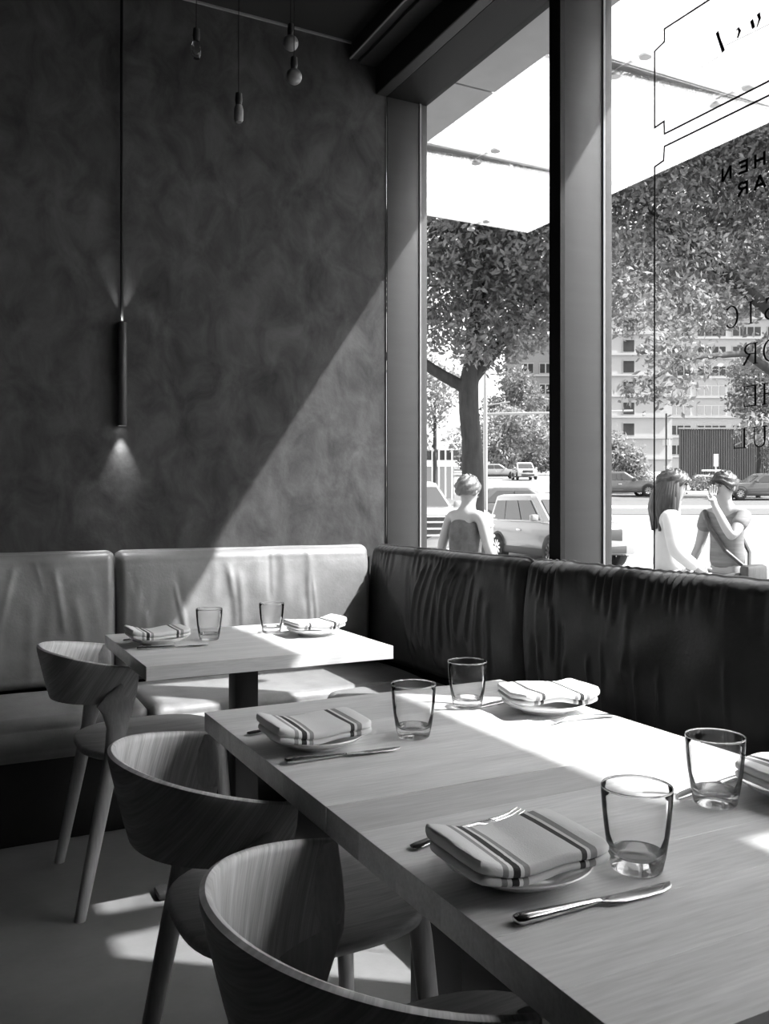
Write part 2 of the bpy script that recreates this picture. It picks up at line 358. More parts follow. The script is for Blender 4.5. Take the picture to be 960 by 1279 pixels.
for s_ in seams:
    b = fresh(); z0 = .024
    b.loft([[(.0, s_, z0), (.0, s_+.14, z0), (.0, s_+.14, z0+.05), (.0, s_, z0+.05)], [(1.55, s_, z0), (1.55, s_+.015, z0), (1.55, s_+.015, z0+.02), (1.55, s_, z0+.02)]])
    b.build('support_beam', 'bronze_metal', can, 0)
    for x in (.43, 1.15):
        fresh().tube([(x, s_-.11, .03), (x, s_+.11, .03)], .008, 6).build('spider_arm', 'brushed_steel', can)
        for dy in (-.11, .11):
            o = fit if first else fit.copy()
            if not first: C.objects.link(o)
            first = False; o.location = (x, s_+dy, 0)

# ------------------------------------------------------------------ banquettes
def fold_fn(folds, X, Zz):
    D = np.zeros_like(X)
    for u, sl, cv, wd, amp, z0, z1 in folds:
        c = u+sl*(Zz-.5)+cv*(Zz-.5)**2
        env = np.clip((Zz-z0)/.12, 0, 1)*np.clip((z1-Zz)/.12, 0, 1); env = env*env*(3-2*env)
        D += amp*env*np.exp(-((X-c)/wd)**2)
    return D
def cushion(W, T, Hh, folds=(), nx=170, r=.045, bulge=.02, pinch=.03, wob=.003, pleat=0., seed=1, flat=False):
    """leather cushion: x 0..W, front at y=0, back y=T, z 0..Hh; folds in metres along x and fraction of height"""
    g = np.random.default_rng(seed); prof = []
    nf, na, nb_ = 46, 9, 8
    for i in range(5): prof.append((T*.9*(1-i/5)+r*.4, 0.0, 0, -1))
    for i in range(na): a = PI/2*i/na; prof.append((r-r*math.sin(a), r-r*math.cos(a), -math.sin(a), -math.cos(a)))
    for i in range(nf+1): t = i/nf; prof.append((-bulge*math.sin(PI*t)**.8, r+(Hh-2*r)*t, -1, 0))
    for i in range(1, na+1): a = PI/2*i/na; prof.append((r-r*math.cos(a), Hh-r+r*math.sin(a), -math.cos(a), math.sin(a)))
    for i in range(1, nb_+1): t = i/nb_; prof.append((r+(T-2*r)*t, Hh+.006*math.sin(PI*t), 0, 1))
    for i in range(1, na): a = PI/2*i/na; prof.append((T-r+r*math.sin(a), Hh-r+r*math.cos(a), math.sin(a), math.cos(a)))
    prof.append((T, 0.0, 1, 0))
    pf = np.array(prof); ns = len(pf)
    xs = np.linspace(0, W, nx+1); t = xs/W
    e = np.minimum(xs, W-xs); ed = 1-np.clip(1-e/.035, 0, 1)**2.2; ed = .0+ed
    X = np.repeat(xs[:, None], ns, 1); Y0 = np.repeat(pf[None, :, 0], nx+1, 0); Z0 = np.repeat(pf[None, :, 1], nx+1, 0)
    NY = np.repeat(pf[None, :, 2], nx+1, 0); NZ = np.repeat(pf[None, :, 3], nx+1, 0)
    Zf = Z0/Hh
    D = fold_fn(folds, X, Zf)
    for k in range(5):
        D += wob*g.uniform(.3, 1)*np.sin(X*g.uniform(6, 30)+g.uniform(0, 6)+Zf*g.uniform(-4, 4))*np.sin(Zf*g.uniform(3, 9)+g.uniform(0, 6))
    if pleat:
        ph = np.cumsum(g.uniform(.5, 1.5, nx+1)+.9*np.sin(np.linspace(0, 21, nx+1)+g.uniform(0, 6))*np.sin(np.linspace(0, 8, nx+1))+.25); ph = ph/ph[-1]*W/.046*2*PI
        am = np.interp(np.linspace(0, 1, nx+1), np.linspace(0, 1, 24), g.uniform(.1, 1.3, 24)); zl = np.interp(np.linspace(0, 1, nx+1), np.linspace(0, 1, 18), g.uniform(.55, .88, 18))[:, None]
        wv = (np.sin(ph)*am)[:, None]*np.clip((Zf-zl)/.16, 0, 1)**1.2
        D += pleat*wv
    front = np.clip(-NY+np.maximum(NZ, 0)*.5, 0, 1)
    D *= front*np.clip(e/.05, 0, 1)[:, None]
    Y = Y0+NY*D; Z = Z0+NZ*D*.6
    sh = (1-ed)[:, None]*pinch
    Y = Y+(-NY)*sh; Z = Z-np.maximum(NZ, 0)*sh*.5
    V = np.stack([X, Y, Z], -1).reshape(-1, 3); mb = fresh(); F = []
    for i in range(nx):
        o = i*ns
        for j in range(ns-1): F.append((o+j, o+j+1, o+ns+j+1, o+ns+j))
    F.append(tuple(range(ns))); F.append(tuple(nx*ns+j for j in range(ns-1, -1, -1)))
    mb.v = [tuple(p) for p in V]; mb.f = F
    return mb
def rand_folds(n, W, seed, lo=.0, hi=1., amp=(.003, .008), zr=(.25, .95), wd=(.008, .022), sl=.05):
    g = np.random.default_rng(seed); out = []
    for k in range(n):
        z1 = g.uniform(*zr); z0 = z1-g.uniform(.25, .75)
        out.append((W*g.uniform(lo, hi), g.uniform(-sl, sl), g.uniform(-.12, .12), g.uniform(*wd), g.uniform(*amp)*g.choice([1, 1, -1]), z0, z1+.05))
    return out
BZ, BT = .45, .98                                # seat top, back top
bq = thing('banquette', 'grey leather banquette with padded back along the dark plaster wall', 'bench', (0, 3.65, 0))
fresh().box((-2.6, -.40, 0), (1.83, .115, .31), .004).build('plinth', 'dark_paint', bq)
fresh().box((-2.6, .075, .31), (1.83, .115, .93), .01).build('back_board', 'dark_paint', bq)
for x0, x1, fs, sd in [(.65, 1.795, rand_folds(30, 1.145, 5, .05, .78, (.0015, .0055), (.45, 1.0), (.007, .028), .12), 3), (-.5, .65, rand_folds(26, 1.15, 11, .05, .95, (.0015, .0045), (.5, 1.), (.007, .028), .12), 4), (-1.65, -.5, rand_folds(8, 1.15, 12), 6)]:
    o = cushion(x1-x0-.006, .105, .53, fs, 200, seed=sd, bulge=.022).build('back_cushion', 'leather', bq, 60); o.location = (x0+.003, 0, BZ)
for x0, x1, sd in [(.68, 1.83, 21), (-.48, .68, 22), (-1.64, -.48, 23)]:
    o = cushion(x1-x0-.006, .50, .15, rand_folds(5, 1.1, sd, amp=(.001, .003)), 90, r=.04, bulge=.012, seed=sd, wob=.002).build('seat_cushion', 'leather', bq, 60); o.location = (x0+.003, -.485, BZ-.15)
wq = thing('window_banquette', 'leather banquette with gathered back cushions toned dark for shade below the street windows', 'bench', (1.83, 3.65, 0), -PI/2)
# local x runs towards the camera (-Y), local y towards the window (+X)
fresh().box((.42, -.40, 0), (6.4, .10, .31), .004).build('plinth', 'dark_paint', wq)
fresh().box((-.08, .07, .31), (6.4, .10, .93), .01).build('back_board', 'dark_paint', wq)
f1 = [(.45, .10, .35, .012, .011, .15, .93), (.50, .08, .35, .010, .009, .2, .95), (.56, .10, .30, .013, .012, .15, .95), (.62, .07, .3, .010, .011, .1, .9), (.68, .08, .3, .014, .012, .2, .95), (.74, .04, .25, .011, .010, .25, .9), (.80, .05, .2, .016, .012, .3, .92), (.88, .02, .1, .012, .008, .3, .9), (.95, .02, .1, .02, .008, .2, .8)] + rand_folds(5, 1.14, 31, .1, .9)
for x0, x1, fs, pl, sd in [(-.08, 1.137, f1, .0018, 41), (1.137, 2.50, rand_folds(24, 1.36, 32, .02, .98, (.004, .010), (.3, .9), (.007, .018), .03), .0065, 42), (2.50, 3.86, rand_folds(16, 1.36, 33), .006, 43), (3.86, 5.2, [], .004, 44)]:
    o = cushion(x1-x0-.006, .105, .53, fs, 260, seed=sd, bulge=.02, pleat=pl).build('back_cushion', 'leather_shaded', wq, 60); o.location = (x0+.003, 0, BZ)
for x0, x1, sd in [(.50, 1.75, 51), (1.75, 2.95, 52), (2.95, 4.2, 53)]:
    o = cushion(x1-x0-.006, .50, .15, rand_folds(5, 1.1, sd, amp=(.001, .003)), 90, r=.04, bulge=.012, seed=sd, wob=.002).build('seat_cushion', 'leather', wq, 60); o.location = (x0+.003, -.485, BZ-.15)

# ------------------------------------------------------------------ tables
def table(label, y0, y1, dark=()):
    yc = (y0+y1)/2; t = thing('dining_table', label, 'table', (.8565, yc, 0), 0, 'square oak dining tables')
    n = 6; wd = (y1-y0)/n
    for k in range(n):
        a = y0-yc+k*wd
        o = fresh().box((-.3655, 0, .712), (.3655, wd, .75), .0004, 1).build('board', 'oak_top_dark' if k in dark else 'oak_top', t, 30); o.location = (0, a, 0)
    fresh().box((-.05, -.05, .70), (.05, .05, .712)).build('top_plate', 'black_steel', t)
    fresh().box((-.037, -.037, .02), (.037, .037, .70), .004).build('column', 'black_steel', t)
    b = fresh(); b.box((-.27, -.035, .003), (.27, .035, .022), .006); b.box((-.035, -.25, .003), (.035, .25, .0215), .006)
    b.build('base', 'black_steel', t)
    for x, y in ((-.25, 0), (.25, 0), (0, .23), (0, -.23)):
        o = fresh().lathe([(0, 0), (.02, 0), (.02, .006), (0, .006)], 12).build('glide', 'rubber', t); o.location = (x, y, 0)
    return t
table('oak dining table nearest the camera, its farthest board darker than the others', .513, 1.139, (5,))
table('oak dining table in the middle, pushed end to end against the nearest one', 1.142, 1.770)
table('oak dining table standing alone beside the far wall bench', 2.33, 2.955)

# ------------------------------------------------------------------ chairs
def make_chair(label, y, rz=0):
    t = thing('dining_chair', label, 'chair', (.500, y, 0), rz, 'curved back oak chairs')
    # backrest band: flared half ring, open towards +X
    nA = 56; secs = []
    for i in range(nA+1):
        q = -1+2*i/nA; th = PI+q*PI/2*1.0
        zt = .70+.045*math.cos(q*PI/2)**1.1; zb = .592+.012*abs(q)**3; k = 1-abs(q)
        rt, rb = .240, .203
        def pt(f, off):
            r = rb+(rt-rb)*f**.9+off; x = r*math.cos(th); y_ = r*math.sin(th)
            return (x, y_, zb+(zt-zb)*f)
        h = .0085; ringp = []
        for f in (0., .2, .4, .6, .8, .94): ringp.append(pt(f, h))
        ringp += [tuple(np.add(pt(1., h*.75), (0, 0, .0015))), tuple(np.add(pt(1., 0), (0, 0, .0045))), tuple(np.add(pt(1., -h*.75), (0, 0, .0015)))]
        for f in (.94, .8, .6, .4, .2, 0.): ringp.append(pt(f, -h))
        secs.append(ringp)
    bk = fresh().loft(secs).build('backrest', 'oak_chair', t, 50); uv = bk.data.uv_layers.new(name='grain')
    for lp_ in bk.data.loops:
        x, y_, z = bk.data.vertices[lp_.vertex_index].co; u = math.atan2(y_, -x); uv.data[lp_.index].uv = (u*.26+z*.25, z*1.0-.16*u*u+math.hypot(x, y_)*.4)
    # seat
    ns = 56; out = []
    for i in range(ns):
        a = 2*PI*i/ns; c, s_ = math.cos(a), math.sin(a); p = 2.9
        r = (abs(c)**p+abs(s_)**p)**(-1/p)
        xx = .092+.228*r*c; yy = .226*r*s_*(1-.10*max(0, -c*r)**2)
        out.append((xx, yy))
    def rg(sc, z): return [(.092+(x-.092)*sc, y_*sc, z) for x, y_ in out]
    fresh().loft([rg(.93, .424), rg(.985, .430), rg(1, .438), rg(.992, .447), rg(.965, .451), rg(.7, .447), rg(.35, .445), rg(.05, .4445)]).build('seat', 'oak_seat', t, 50)
    # rear legs carry the arm ends: broad at the band, round at the floor
    for s_ in (-1, 1):
        secs = []
        for z, xa, xb, yo, th_ in [(.703, -.016, .006, .2405, .0095), (.66, -.050, .008, .228, .009), (.62, -.085, .006, .214, .0095), (.592, -.105, .000, .206, .0105), (.57, -.090, -.008, .209, .014), (.53, -.080, -.018, .218, .017), (.45, -.088, -.042, .223, .020), (.30, -.117, -.074, .226, .0195), (.12, -.150, -.113, .230, .0175), (.0, -.172, -.139, .234, .0155)]:
            cx, hx = (xa+xb)/2, (xb-xa)/2; rr = []
            for k in range(16):
                a = 2*PI*k/16; c, d = math.cos(a), math.sin(a); p = 2.0 if z < .5 else 3.2
                r = (abs(c)**p+abs(d)**p)**(-1/p); rr.append((cx+hx*r*c, s_*(yo-.006)+th_*r*d, z))
            secs.append(rr)
        fresh().loft(secs).build('leg', 'oak_leg', t, 50)
        fresh().tube([(.262, s_*.165, .44), (.268, s_*.170, .40), (.283, s_*.19, .2), (.298, s_*.207, 0)], [.021, .0205, .018, .0145], 16).build('leg', 'oak_leg', t, 50)
    return t
ch = make_chair('curved back oak chair nearest the camera at the nearest table', .903)
dup(ch, (.510, 1.546, 0), 0, 'curved back oak chair tucked under the middle table')
dup(ch, (.517, 2.820, 0), 0, 'curved back oak chair at the table standing alone by the far wall bench')

# ------------------------------------------------------------------ place settings
def make_plate(label, loc):
    p = fresh().lathe([(0, .0), (.048, .0), (.050, .004), (.062, .0085), (.078, .0150), (.0855, .0205), (.0872, .0222), (.0862, .0236), (.078, .0190), (.062, .0120), (.050, .0078), (0, .0074)], 56).build('bread_plate', 'porcelain', None, 60)
    p.location = loc; return tag(p, label, 'plate', 'small white plates')
def napkin_mesh(kind, seed):
    """two folded leaves, one on the other; x -.088..-.088, y depth .13"""
    g = np.random.default_rng(seed); mb = fresh()
    layers = [(0.0, .0095, 1.0, .0), (.0098, .0125, 1.0, -.002)]
    for li, (z0, th, sc, sx) in enumerate(layers):
        nx, nv = 40, 22; V = []; F = []
        L_, Wd = .088, .064
        hts = [0, .12, .35, .65, .88, 1]
        def zsurf(x, y):
            q = .006*(x/L_)**2+(.010*max(0, x/L_)**2*max(0, y/Wd)+.008*max(0, -y/Wd)*max(0, x/L_) if kind == 'curl' else .003*max(0, x/L_))
            q += .0013*math.sin(x*55+seed)*math.cos(y*30+seed*2)+(.006*math.sin(x*38+1.2) if kind == 'curl' else .0015*math.sin(x*60))
            return q
        for f_, ins in [(0, .004), (.12, .0012), (.35, 0), (.65, 0), (.88, .0012), (1, .004)]:
            for j in range(64):
                a = 2*PI*j/64; c, d = math.cos(a), math.sin(a); p = 15
                r = (abs(c)**p+abs(d)**p)**(-1/p); x = (L_-ins)*r*c+sx; y = (Wd-ins-(.004 if li == 0 else 0))*r*d+(.0 if li else -.002)
                wob = 1+.004*math.sin(a*7+seed+li*2)
                thl = th*(1+.35*max(0, -x/L_)**3)
                V.append((x*wob, y*wob, z0*(1+.35*max(0, -x/L_)**3)+thl*f_+zsurf(x, y)))
        for i in range(5):
            for j in range(64): k = (j+1) % 64; F.append((i*64+j, i*64+k, (i+1)*64+k, (i+1)*64+j))
        # interior rings for top and bottom
        for base, f_ in ((5*64, 1), (0, 0)):
            prev = base
            for sc_ in (.8, .55, .3, .08):
                st = len(V)
                for j in range(64):
                    x, y, _ = V[base+j]; x *= sc_; y *= sc_; thl = th*(1+.35*max(0, -x/L_)**3)
                    V.append((x, y, z0*(1+.35*max(0, -x/L_)**3)+thl*f_+zsurf(x, y)+(.0012*(1-sc_) if f_ else 0)))
                for j in range(64): k = (j+1) % 64; F.append((prev+j, prev+k, st+k, st+j))
                prev = st
            F.append(tuple(prev+j for j in range(64)))
        mb.add(V, F)
    return mb
def make_napkin(label, loc, rz, kind='flat', seed=1, tilt=(0, 0)):
    o = napkin_mesh(kind, seed).build('folded_napkin', 'napkin_cloth', None, 50); o.location = loc; o.rotation_euler = (tilt[0], tilt[1], rz)
    return tag(o, label, 'napkin', 'striped cotton napkins')
def ring_sec(x, hy, hz, cy=0, cz=0, n=14, p=2.2):
    out = []
    for k in range(n):
        a = 2*PI*k/n; c, d = math.cos(a), math.sin(a); r = (abs(c)**p+abs(d)**p)**(-1/p); out.append((x, cy+hy*r*c, cz+hz*r*d))
    return out
kh = fresh(); kh.loft([ring_sec(x, hy, hz, 0, hz+.0003+c) for x, hy, hz, c in [(-.105, .003, .002, .003), (-.1035, .0068, .0042, .001), (-.099, .0086, .0052, 0), (-.09, .0085, .0052, 0), (-.07, .0075, .0047, 0), (-.045, .0062, .0042, 0), (-.02, .0055, .0038, .0004), (-.004, .0052, .0032, .001), (.004, .0050, .0022, .002)]])
kb = fresh(); kb.loft([ring_sec(x, hy, .0011, cy, .0045-.00003*max(0, x*1000)) for x, hy, cy in [(.002, .0048, 0), (.008, .0070, -.0015), (.014, .0092, -.0035), (.03, .0098, -.004), (.06, .0100, -.0035), (.085, .0092, -.002), (.100, .0066, .001), (.107, .0035, .004), (.109, .001, .006)]])
def cutlery(kind, label, p0, p1, group):
    """p0 handle end, p1 tip on the table top"""
    a = Vector(p0); c = Vector(p1); d = c-a; mid = (a+c)/2
    t = thing(kind, label, kind.split('_')[-1], (mid.x, mid.y, .7502), math.atan2(d.y, d.x), group); return t
def knife(label, p0, p1, first=[]):
    t = cutlery('table_knife', label, p0, p1, 'steel table knives')
    if not first: first.append((kh.build('handle', 'steel', t, 50), kb.build('blade', 'steel', t, 30)))
    else:
        for o in first[0]: c = o.copy(); C.objects.link(c); c.parent = t
    return t
fh = fresh(); fh.loft([ring_sec(x, hy, hz, 0, z) for x, hy, hz, z in [(-.098, .003, .0012, .003), (-.096, .0075, .002, .0035), (-.088, .0092, .0025, .004), (-.06, .0068, .0025, .006), (-.02, .0042, .0024, .009), (.012, .0038, .002, .009), (.024, .0075, .0014, .007), (.036, .0112, .0012, .005), (.046, .0122, .0012, .004)]])
def fork(label, p0, p1, first=[]):
    t = cutlery('table_fork', label, p0, p1, 'steel table forks')
    if not first:
        l = [fh.build('handle', 'steel', t, 50)]
        for y in (-.0104, -.0035, .0035, .0104):
            l.append(fresh().loft([ring_sec(x, hy, hz, y*k, z, 8) for x, hy, hz, z, k in [(.044, .0023, .0011, .004, 1), (.06, .0021, .0011, .003, 1), (.08, .0018, .001, .005, 1.02), (.097, .0008, .0006, .009, 1.03)]]).build('tine', 'steel', t, 50))
        first.append(l)
    else:
        for o in first[0]: c = o.copy(); C.objects.link(c); c.parent = t
    return t
def tumbler(label, loc, first=[]):
    t = thing('tumbler', label, 'glass', loc, 0, 'clear glass tumblers')
    if not first:
        op = [(.0300, .004), (.0335, .020), (.0372, .045), (.0398, .070), (.0410, .088), (.0412, .0955)]
        prof = op + [(.0408, .0966), (.0402, .0968), (.0397, .0962)] + [(r-.0016, z) for r, z in reversed(op[2:-1])] + [(.0312, .022), (.027, .017), (.015, .0152), (0.0001, .015)]
        bo = fresh().lathe(prof, 56).build('bowl', 'tumbler_glass', t, 60)
        ba = fresh().lathe([(.0001, .0010), (.020, .0008), (.0275, .0002), (.0295, .0015), (.0300, .004), (.0330, .0185), (.0306, .0212), (.0265, .0165), (.015, .0147), (.0001, .0145)], 56).build('base', 'base_glass', t, 60)
        rim = fresh().lathe([(.0396, .0962), (.0400, .0975), (.0407, .0979), (.0413, .0975), (.0415, .0962), (.0411, .0952), (.0401, .0952), (.0396, .0962)], 56).build('rim', 'base_glass', t, 60)
        first.append((bo, ba, rim))
    else:
        for o in first[0]: c = o.copy(); C.objects.link(c); c.parent = t
    return t
TZ = .7502
tumbler('clear tumbler beside the knife tip on the nearest table, closest to the camera', (.733, .782, TZ))
tumbler('clear tumbler on the bench side of the nearest table', (.991, .900, TZ))
tumbler('clear tumbler on the chair side of the middle table', (.782, 1.411, TZ))
tumbler('clear tumbler on the bench side of the middle table near its far edge', (.995, 1.562, TZ))
tumbler('clear tumbler beside the napkin roll on the chair side of the far table', (.764, 2.701, TZ))
tumbler('clear tumbler on the bench side of the far table', (.991, 2.758, TZ))
PL = [((.598, .832), 'nearest table, chair side'), ((1.128, .868), 'nearest table, bench side'), ((.600, 1.440), 'middle table, chair side'), ((1.118, 1.462), 'middle table, bench side'), ((.605, 2.690), 'far table, chair side'), ((1.095, 2.650), 'far table, bench side')]
words = ['chair side of the nearest table', 'bench side of the nearest table', 'chair side of the middle table', 'bench side of the middle table', 'chair side of the far table', 'bench side of the far table']
rot = [math.radians(-2), PI+.15, math.radians(-1), PI-.12, math.radians(1), PI+.05]
for k, ((px_, py_), _) in enumerate(PL):
    make_plate('small white plate under the napkin, ' + words[k], (px_, py_, TZ))
    curl = k in (1, 3)
    make_napkin(('draped' if curl else 'folded') + ' striped white napkin on the plate, ' + words[k], (px_-(.006 if k in (0, 2, 4) else -.002), py_-.008, TZ+(.0215 if not curl else .0245)), rot[k], 'curl' if curl else 'flat', k+1, (0, 0))
knife('steel knife lying in front of the plate on the chair side of the nearest table', (.520, .733), (.737, .729))
knife('steel knife on the chair side of the middle table', (.512, 1.356), (.718, 1.351))
knife('steel knife on the chair side of the far table', (.522, 2.605), (.730, 2.592))
knife('steel knife behind the glass on the bench side of the nearest table', (1.171, .968), (.957, .942))
knife('steel knife by the far edge of the middle table, bench side', (1.215, 1.575), (1.02, 1.549))
knife('steel knife on the bench side of the far table', (1.20, 2.735), (1.00, 2.735))
fork('steel fork behind the napkin on the chair side of the nearest table', (.514, .948), (.727, .986))
fork('steel fork behind the napkin on the chair side of the middle table', (.512, 1.558), (.708, 1.550))
fork('steel fork behind the napkin on the chair side of the far table', (.515, 2.790), (.715, 2.790))
fork('steel fork before the plate on the bench side of the middle table', (1.208, 1.358), (1.02, 1.375))

# ------------------------------------------------------------------ wall pendant and ceiling bulbs
pd = thing('pendant_lamp', 'slim cylindrical pendant hanging on a cord close to the dark wall', 'lamp', (.690, 3.744, 3.36))
fresh().tube([(0, .006, -1.44), (0, .006, 0)], .0065, 8).build('cord', 'black_frame', pd)
fresh().lathe([(0, -.006), (.024, -.006), (.024, -.022), (0, -.022)], 24).build('canopy_cap', 'black_steel', pd)
fresh().lathe([(.0185, -1.86), (.0200, -1.858), (.0200, -1.432), (.0185, -1.430), (.0165, -1.430), (.0165, -1.445), (.0165, -1.845), (.0165, -1.86), (.0185, -1.86)], 28).build('tube_shade', 'bronze_metal', pd)
fresh().lathe([(0, -1.847), (.0155, -1.847), (.0155, -1.842), (0, -1.842)], 20).build('lamp_lens', 'lamp_glow', pd)
for nm, z, up in (('lamp_beam', -1.865, 0), ('lamp_beam', -1.425, 1)):
    ld = bpy.data.lights.new(nm, 'SPOT'); lo = bpy.data.objects.new(nm, ld); C.objects.link(lo); lo.parent = pd
    lo.location = (0, .0, z); lo.rotation_euler = (PI if up else 0, 0, 0); ld.energy = 4.5 if up else 4; ld.spot_size = math.radians(56); ld.spot_blend = .8; ld.shadow_soft_size = .006
def bulb(label, x, z, kind, y=3.2):
    t = thing('hanging_bulb', label, 'lamp', (x, y, 3.36), 0, 'small bulbs hanging by the ceiling')
    h = z-3.36
    fresh().tube([(0, 0, h+.07), (0, 0, 0)], .0015, 6).build('cord', 'black_frame', t)
    fresh().lathe([(0, h+.075), (.012, h+.073), (.014, h+.045), (.011, h+.026)], 16).build('socket', 'black_steel', t)
    if kind == 'ball': pr = [(.0001, h-.030)]+[(.030*math.sin(PI*k/14), h-.030*math.cos(PI*k/14)) for k in range(1, 13)]+[(.010, h+.028)]
    else: pr = [(.0001, h-.036), (.012, h-.035), (.017, h-.026), (.018, h-.005), (.0175, h+.012), (.013, h+.028)]
    fresh().lathe(pr, 24).build('bulb', 'base_glass' if kind == 'clear' else 'frosted_bulb', t)
    fresh().lathe([(.0, -.004), (.03, -.004), (.03, -.016), (0, -.016)], 20).build('canopy_cap', 'black_steel', t)
bulb('hanging clear bulb, leftmost of the four by the ceiling', .857, 2.857, 'clear')
bulb('hanging round frosted bulb, topmost of the four by the ceiling', 1.228, 2.967, 'ball')
bulb('hanging round frosted bulb just below the topmost bulb', 1.215, 2.803, 'ball', 3.13)
bulb('hanging short tubular bulb, lowest of the four', 1.019, 2.653, 'tube')

# ================================================================== the street
def gz(d): return -.28+max(0, d-20)*.057
def at(d, lat, z=0): return Vector((d*FX+lat*FY, d*FY-lat*FX, gz(d)+z))
def strip(name, d0, d1, m, lift, lat=170, kind='structure'):
    mb = fresh(); ds = sorted(set([d0, d1]+[d for d in (20,) if d0 < d < d1]))
    mb.loft([[tuple(at(d, -lat, lift)), tuple(at(d, lat, lift)), tuple(at(d, lat, lift-.3)), tuple(at(d, -lat, lift-.3))] for d in ds])
    return struct(name, mb, m)
strip('ground', -40, 190, 'stone_road', 0)
strip('road_lane', 36.5, 40.3, 'asphalt', .03); strip('curb', 40.6, 42.2, 'curb', .06); strip('median', 42.4, 54.5, 'asphalt', .03)

# trees -------------------------------------------------------------
def leaves(blobs, n, size, flat=.8, seed=1):
    """blobs: (x, y, z, r); diamond leaves spread through them, denser on the shells"""
    g = np.random.default_rng(seed); bl = np.array(blobs, float); wt = bl[:, 3]**2.2; wt /= wt.sum()
    k = g.choice(len(bl), n, p=wt); d = g.normal(size=(n, 3)); d /= np.linalg.norm(d, axis=1)[:, None]
    rr = bl[k, 3]*g.uniform(.35, 1.05, n)**.7; c = bl[k, :3]+d*rr[:, None]*np.array([1, 1, flat])
    cl = g.normal(size=(n, 3))*size*.8; c += cl
    a = g.normal(size=(n, 3)); a /= np.linalg.norm(a, axis=1)[:, None]; b_ = np.cross(a, g.normal(size=(n, 3))); b_ /= np.linalg.norm(b_, axis=1)[:, None]
    s_ = size*g.uniform(.6, 1.25, n)[:, None]
    V = np.stack([c-a*s_, c+b_*s_*.42, c+a*s_, c-b_*s_*.42], 1).reshape(-1, 3)
    return V
def leaf_obj(name, V, m, parent):
    n = len(V)//4; me = bpy.data.meshes.new(name); me.vertices.add(n*4); me.vertices.foreach_set('co', V.astype(np.float32).ravel())
    me.loops.add(n*4); me.polygons.add(n); me.loops.foreach_set('vertex_index', np.arange(n*4, dtype=np.int32))
    me.polygons.foreach_set('loop_start', np.arange(0, n*4, 4, dtype=np.int32)); me.update(calc_edges=True); me.materials.append(M[m])
    o = bpy.data.objects.new(name, me); C.objects.link(o); o.parent = parent; o['kind'] = 'stuff'; return o
def limb(pts, rad, name, par, m='bark', seed=1):
    g = random.Random(seed); P_ = [Vector(p) for p in pts]; out, rr = [], []
    for i in range(len(P_)-1):
        for k in range(4):
            t = k/4; p = P_[i].lerp(P_[i+1], t); r = rad[i]+(rad[i+1]-rad[i])*t
            out.append(p+Vector((g.uniform(-1, 1), g.uniform(-1, 1), 0))*r*.18); rr.append(r*g.uniform(.93, 1.07))
    out.append(P_[-1]); rr.append(rad[-1]); return fresh().tube(out, rr, 12).build(name, m, par, 60)
T1 = Vector((7.1, 10.97, -.28))
t = thing('street_tree', 'leafy street tree with dark trunk seen through the left window pane', 'tree', T1)
rel = lambda p: tuple(Vector(p)-T1)
limb([(0, 0, 0), (-.02, 0, 1.6), (-.06, .02, 3.2), (.1, 0, 4.6), (.2, .1, 7)], [.20, .165, .15, .12, .05], 'trunk', t, seed=2)
limb([(-.04, .0, 3.1), (-.7, .35, 3.55), (-1.9, .9, 3.75)], [.10, .075, .03], 'branch', t, seed=3)
limb([(0, 0, 3.3), (.7, -.5, 4.4), (1.5, -1.3, 5.4)], [.09, .06, .03], 'branch', t, seed=4)
limb([(.05, 0, 4.0), (-.5, -.7, 5.2), (-1., -1.5, 6.)], [.08, .05, .03], 'branch', t, seed=5)
B1 = [(6.304, 10.816, 5.1, 1.0), (7.467, 11.344, 5.1, 1.1), (7.524, 10.192, 4.9, 1.0), (6.768, 11.14, 4.4, .8), (7.507, 10.762, 4.2, .8), (7.93, 10.545, 4.1, .65), (6.5, 11.221, 3.75, .45), (6.969, 10.588, 3.62, .5), (7.45, 10.1, 3.55, .42), (7.4, 10.816, 3.4, .35), (6.75, 10.5, 3.35, .3),
      (7, 10.5, 6.3, 1.6), (8.2, 9.8, 6.0, 1.3), (5.8, 11.6, 6.0, 1.3), (7.2, 11.2, 7.6, 1.5), (5.6, 12.2, 4.6, .9), (8.2, 11.5, 5, 1.0)]
leaf_obj('crown', leaves([(*rel(b_[:3]), b_[3]) for b_ in B1], 52000, .058, seed=3), 'leaf', t)
T2 = Vector((10.6, 8.1, -.28))
t = thing('street_tree', 'large leafy tree spreading over the right window pane', 'tree', T2)
rel2 = lambda p: tuple(Vector(p)-T2)
limb([(0, 0, 0), (.02, 0, 1.8), (-.05, .1, 3.6), (.0, .3, 5.4), (.1, .3, 8)], [.24, .2, .17, .12, .05], 'trunk', t, seed=7)
limb([(-.03, .05, 3.0), (-1.0, .1, 3.45), (-2.1, .1, 3.3), (-2.9, .0, 2.9)], [.09, .05, .03, .015], 'branch', t, seed=8)
limb([(0, .1, 3.8), (-1.0, .7, 4.8), (-2., 1., 5.6)], [.1, .07, .03], 'branch', t, seed=9)
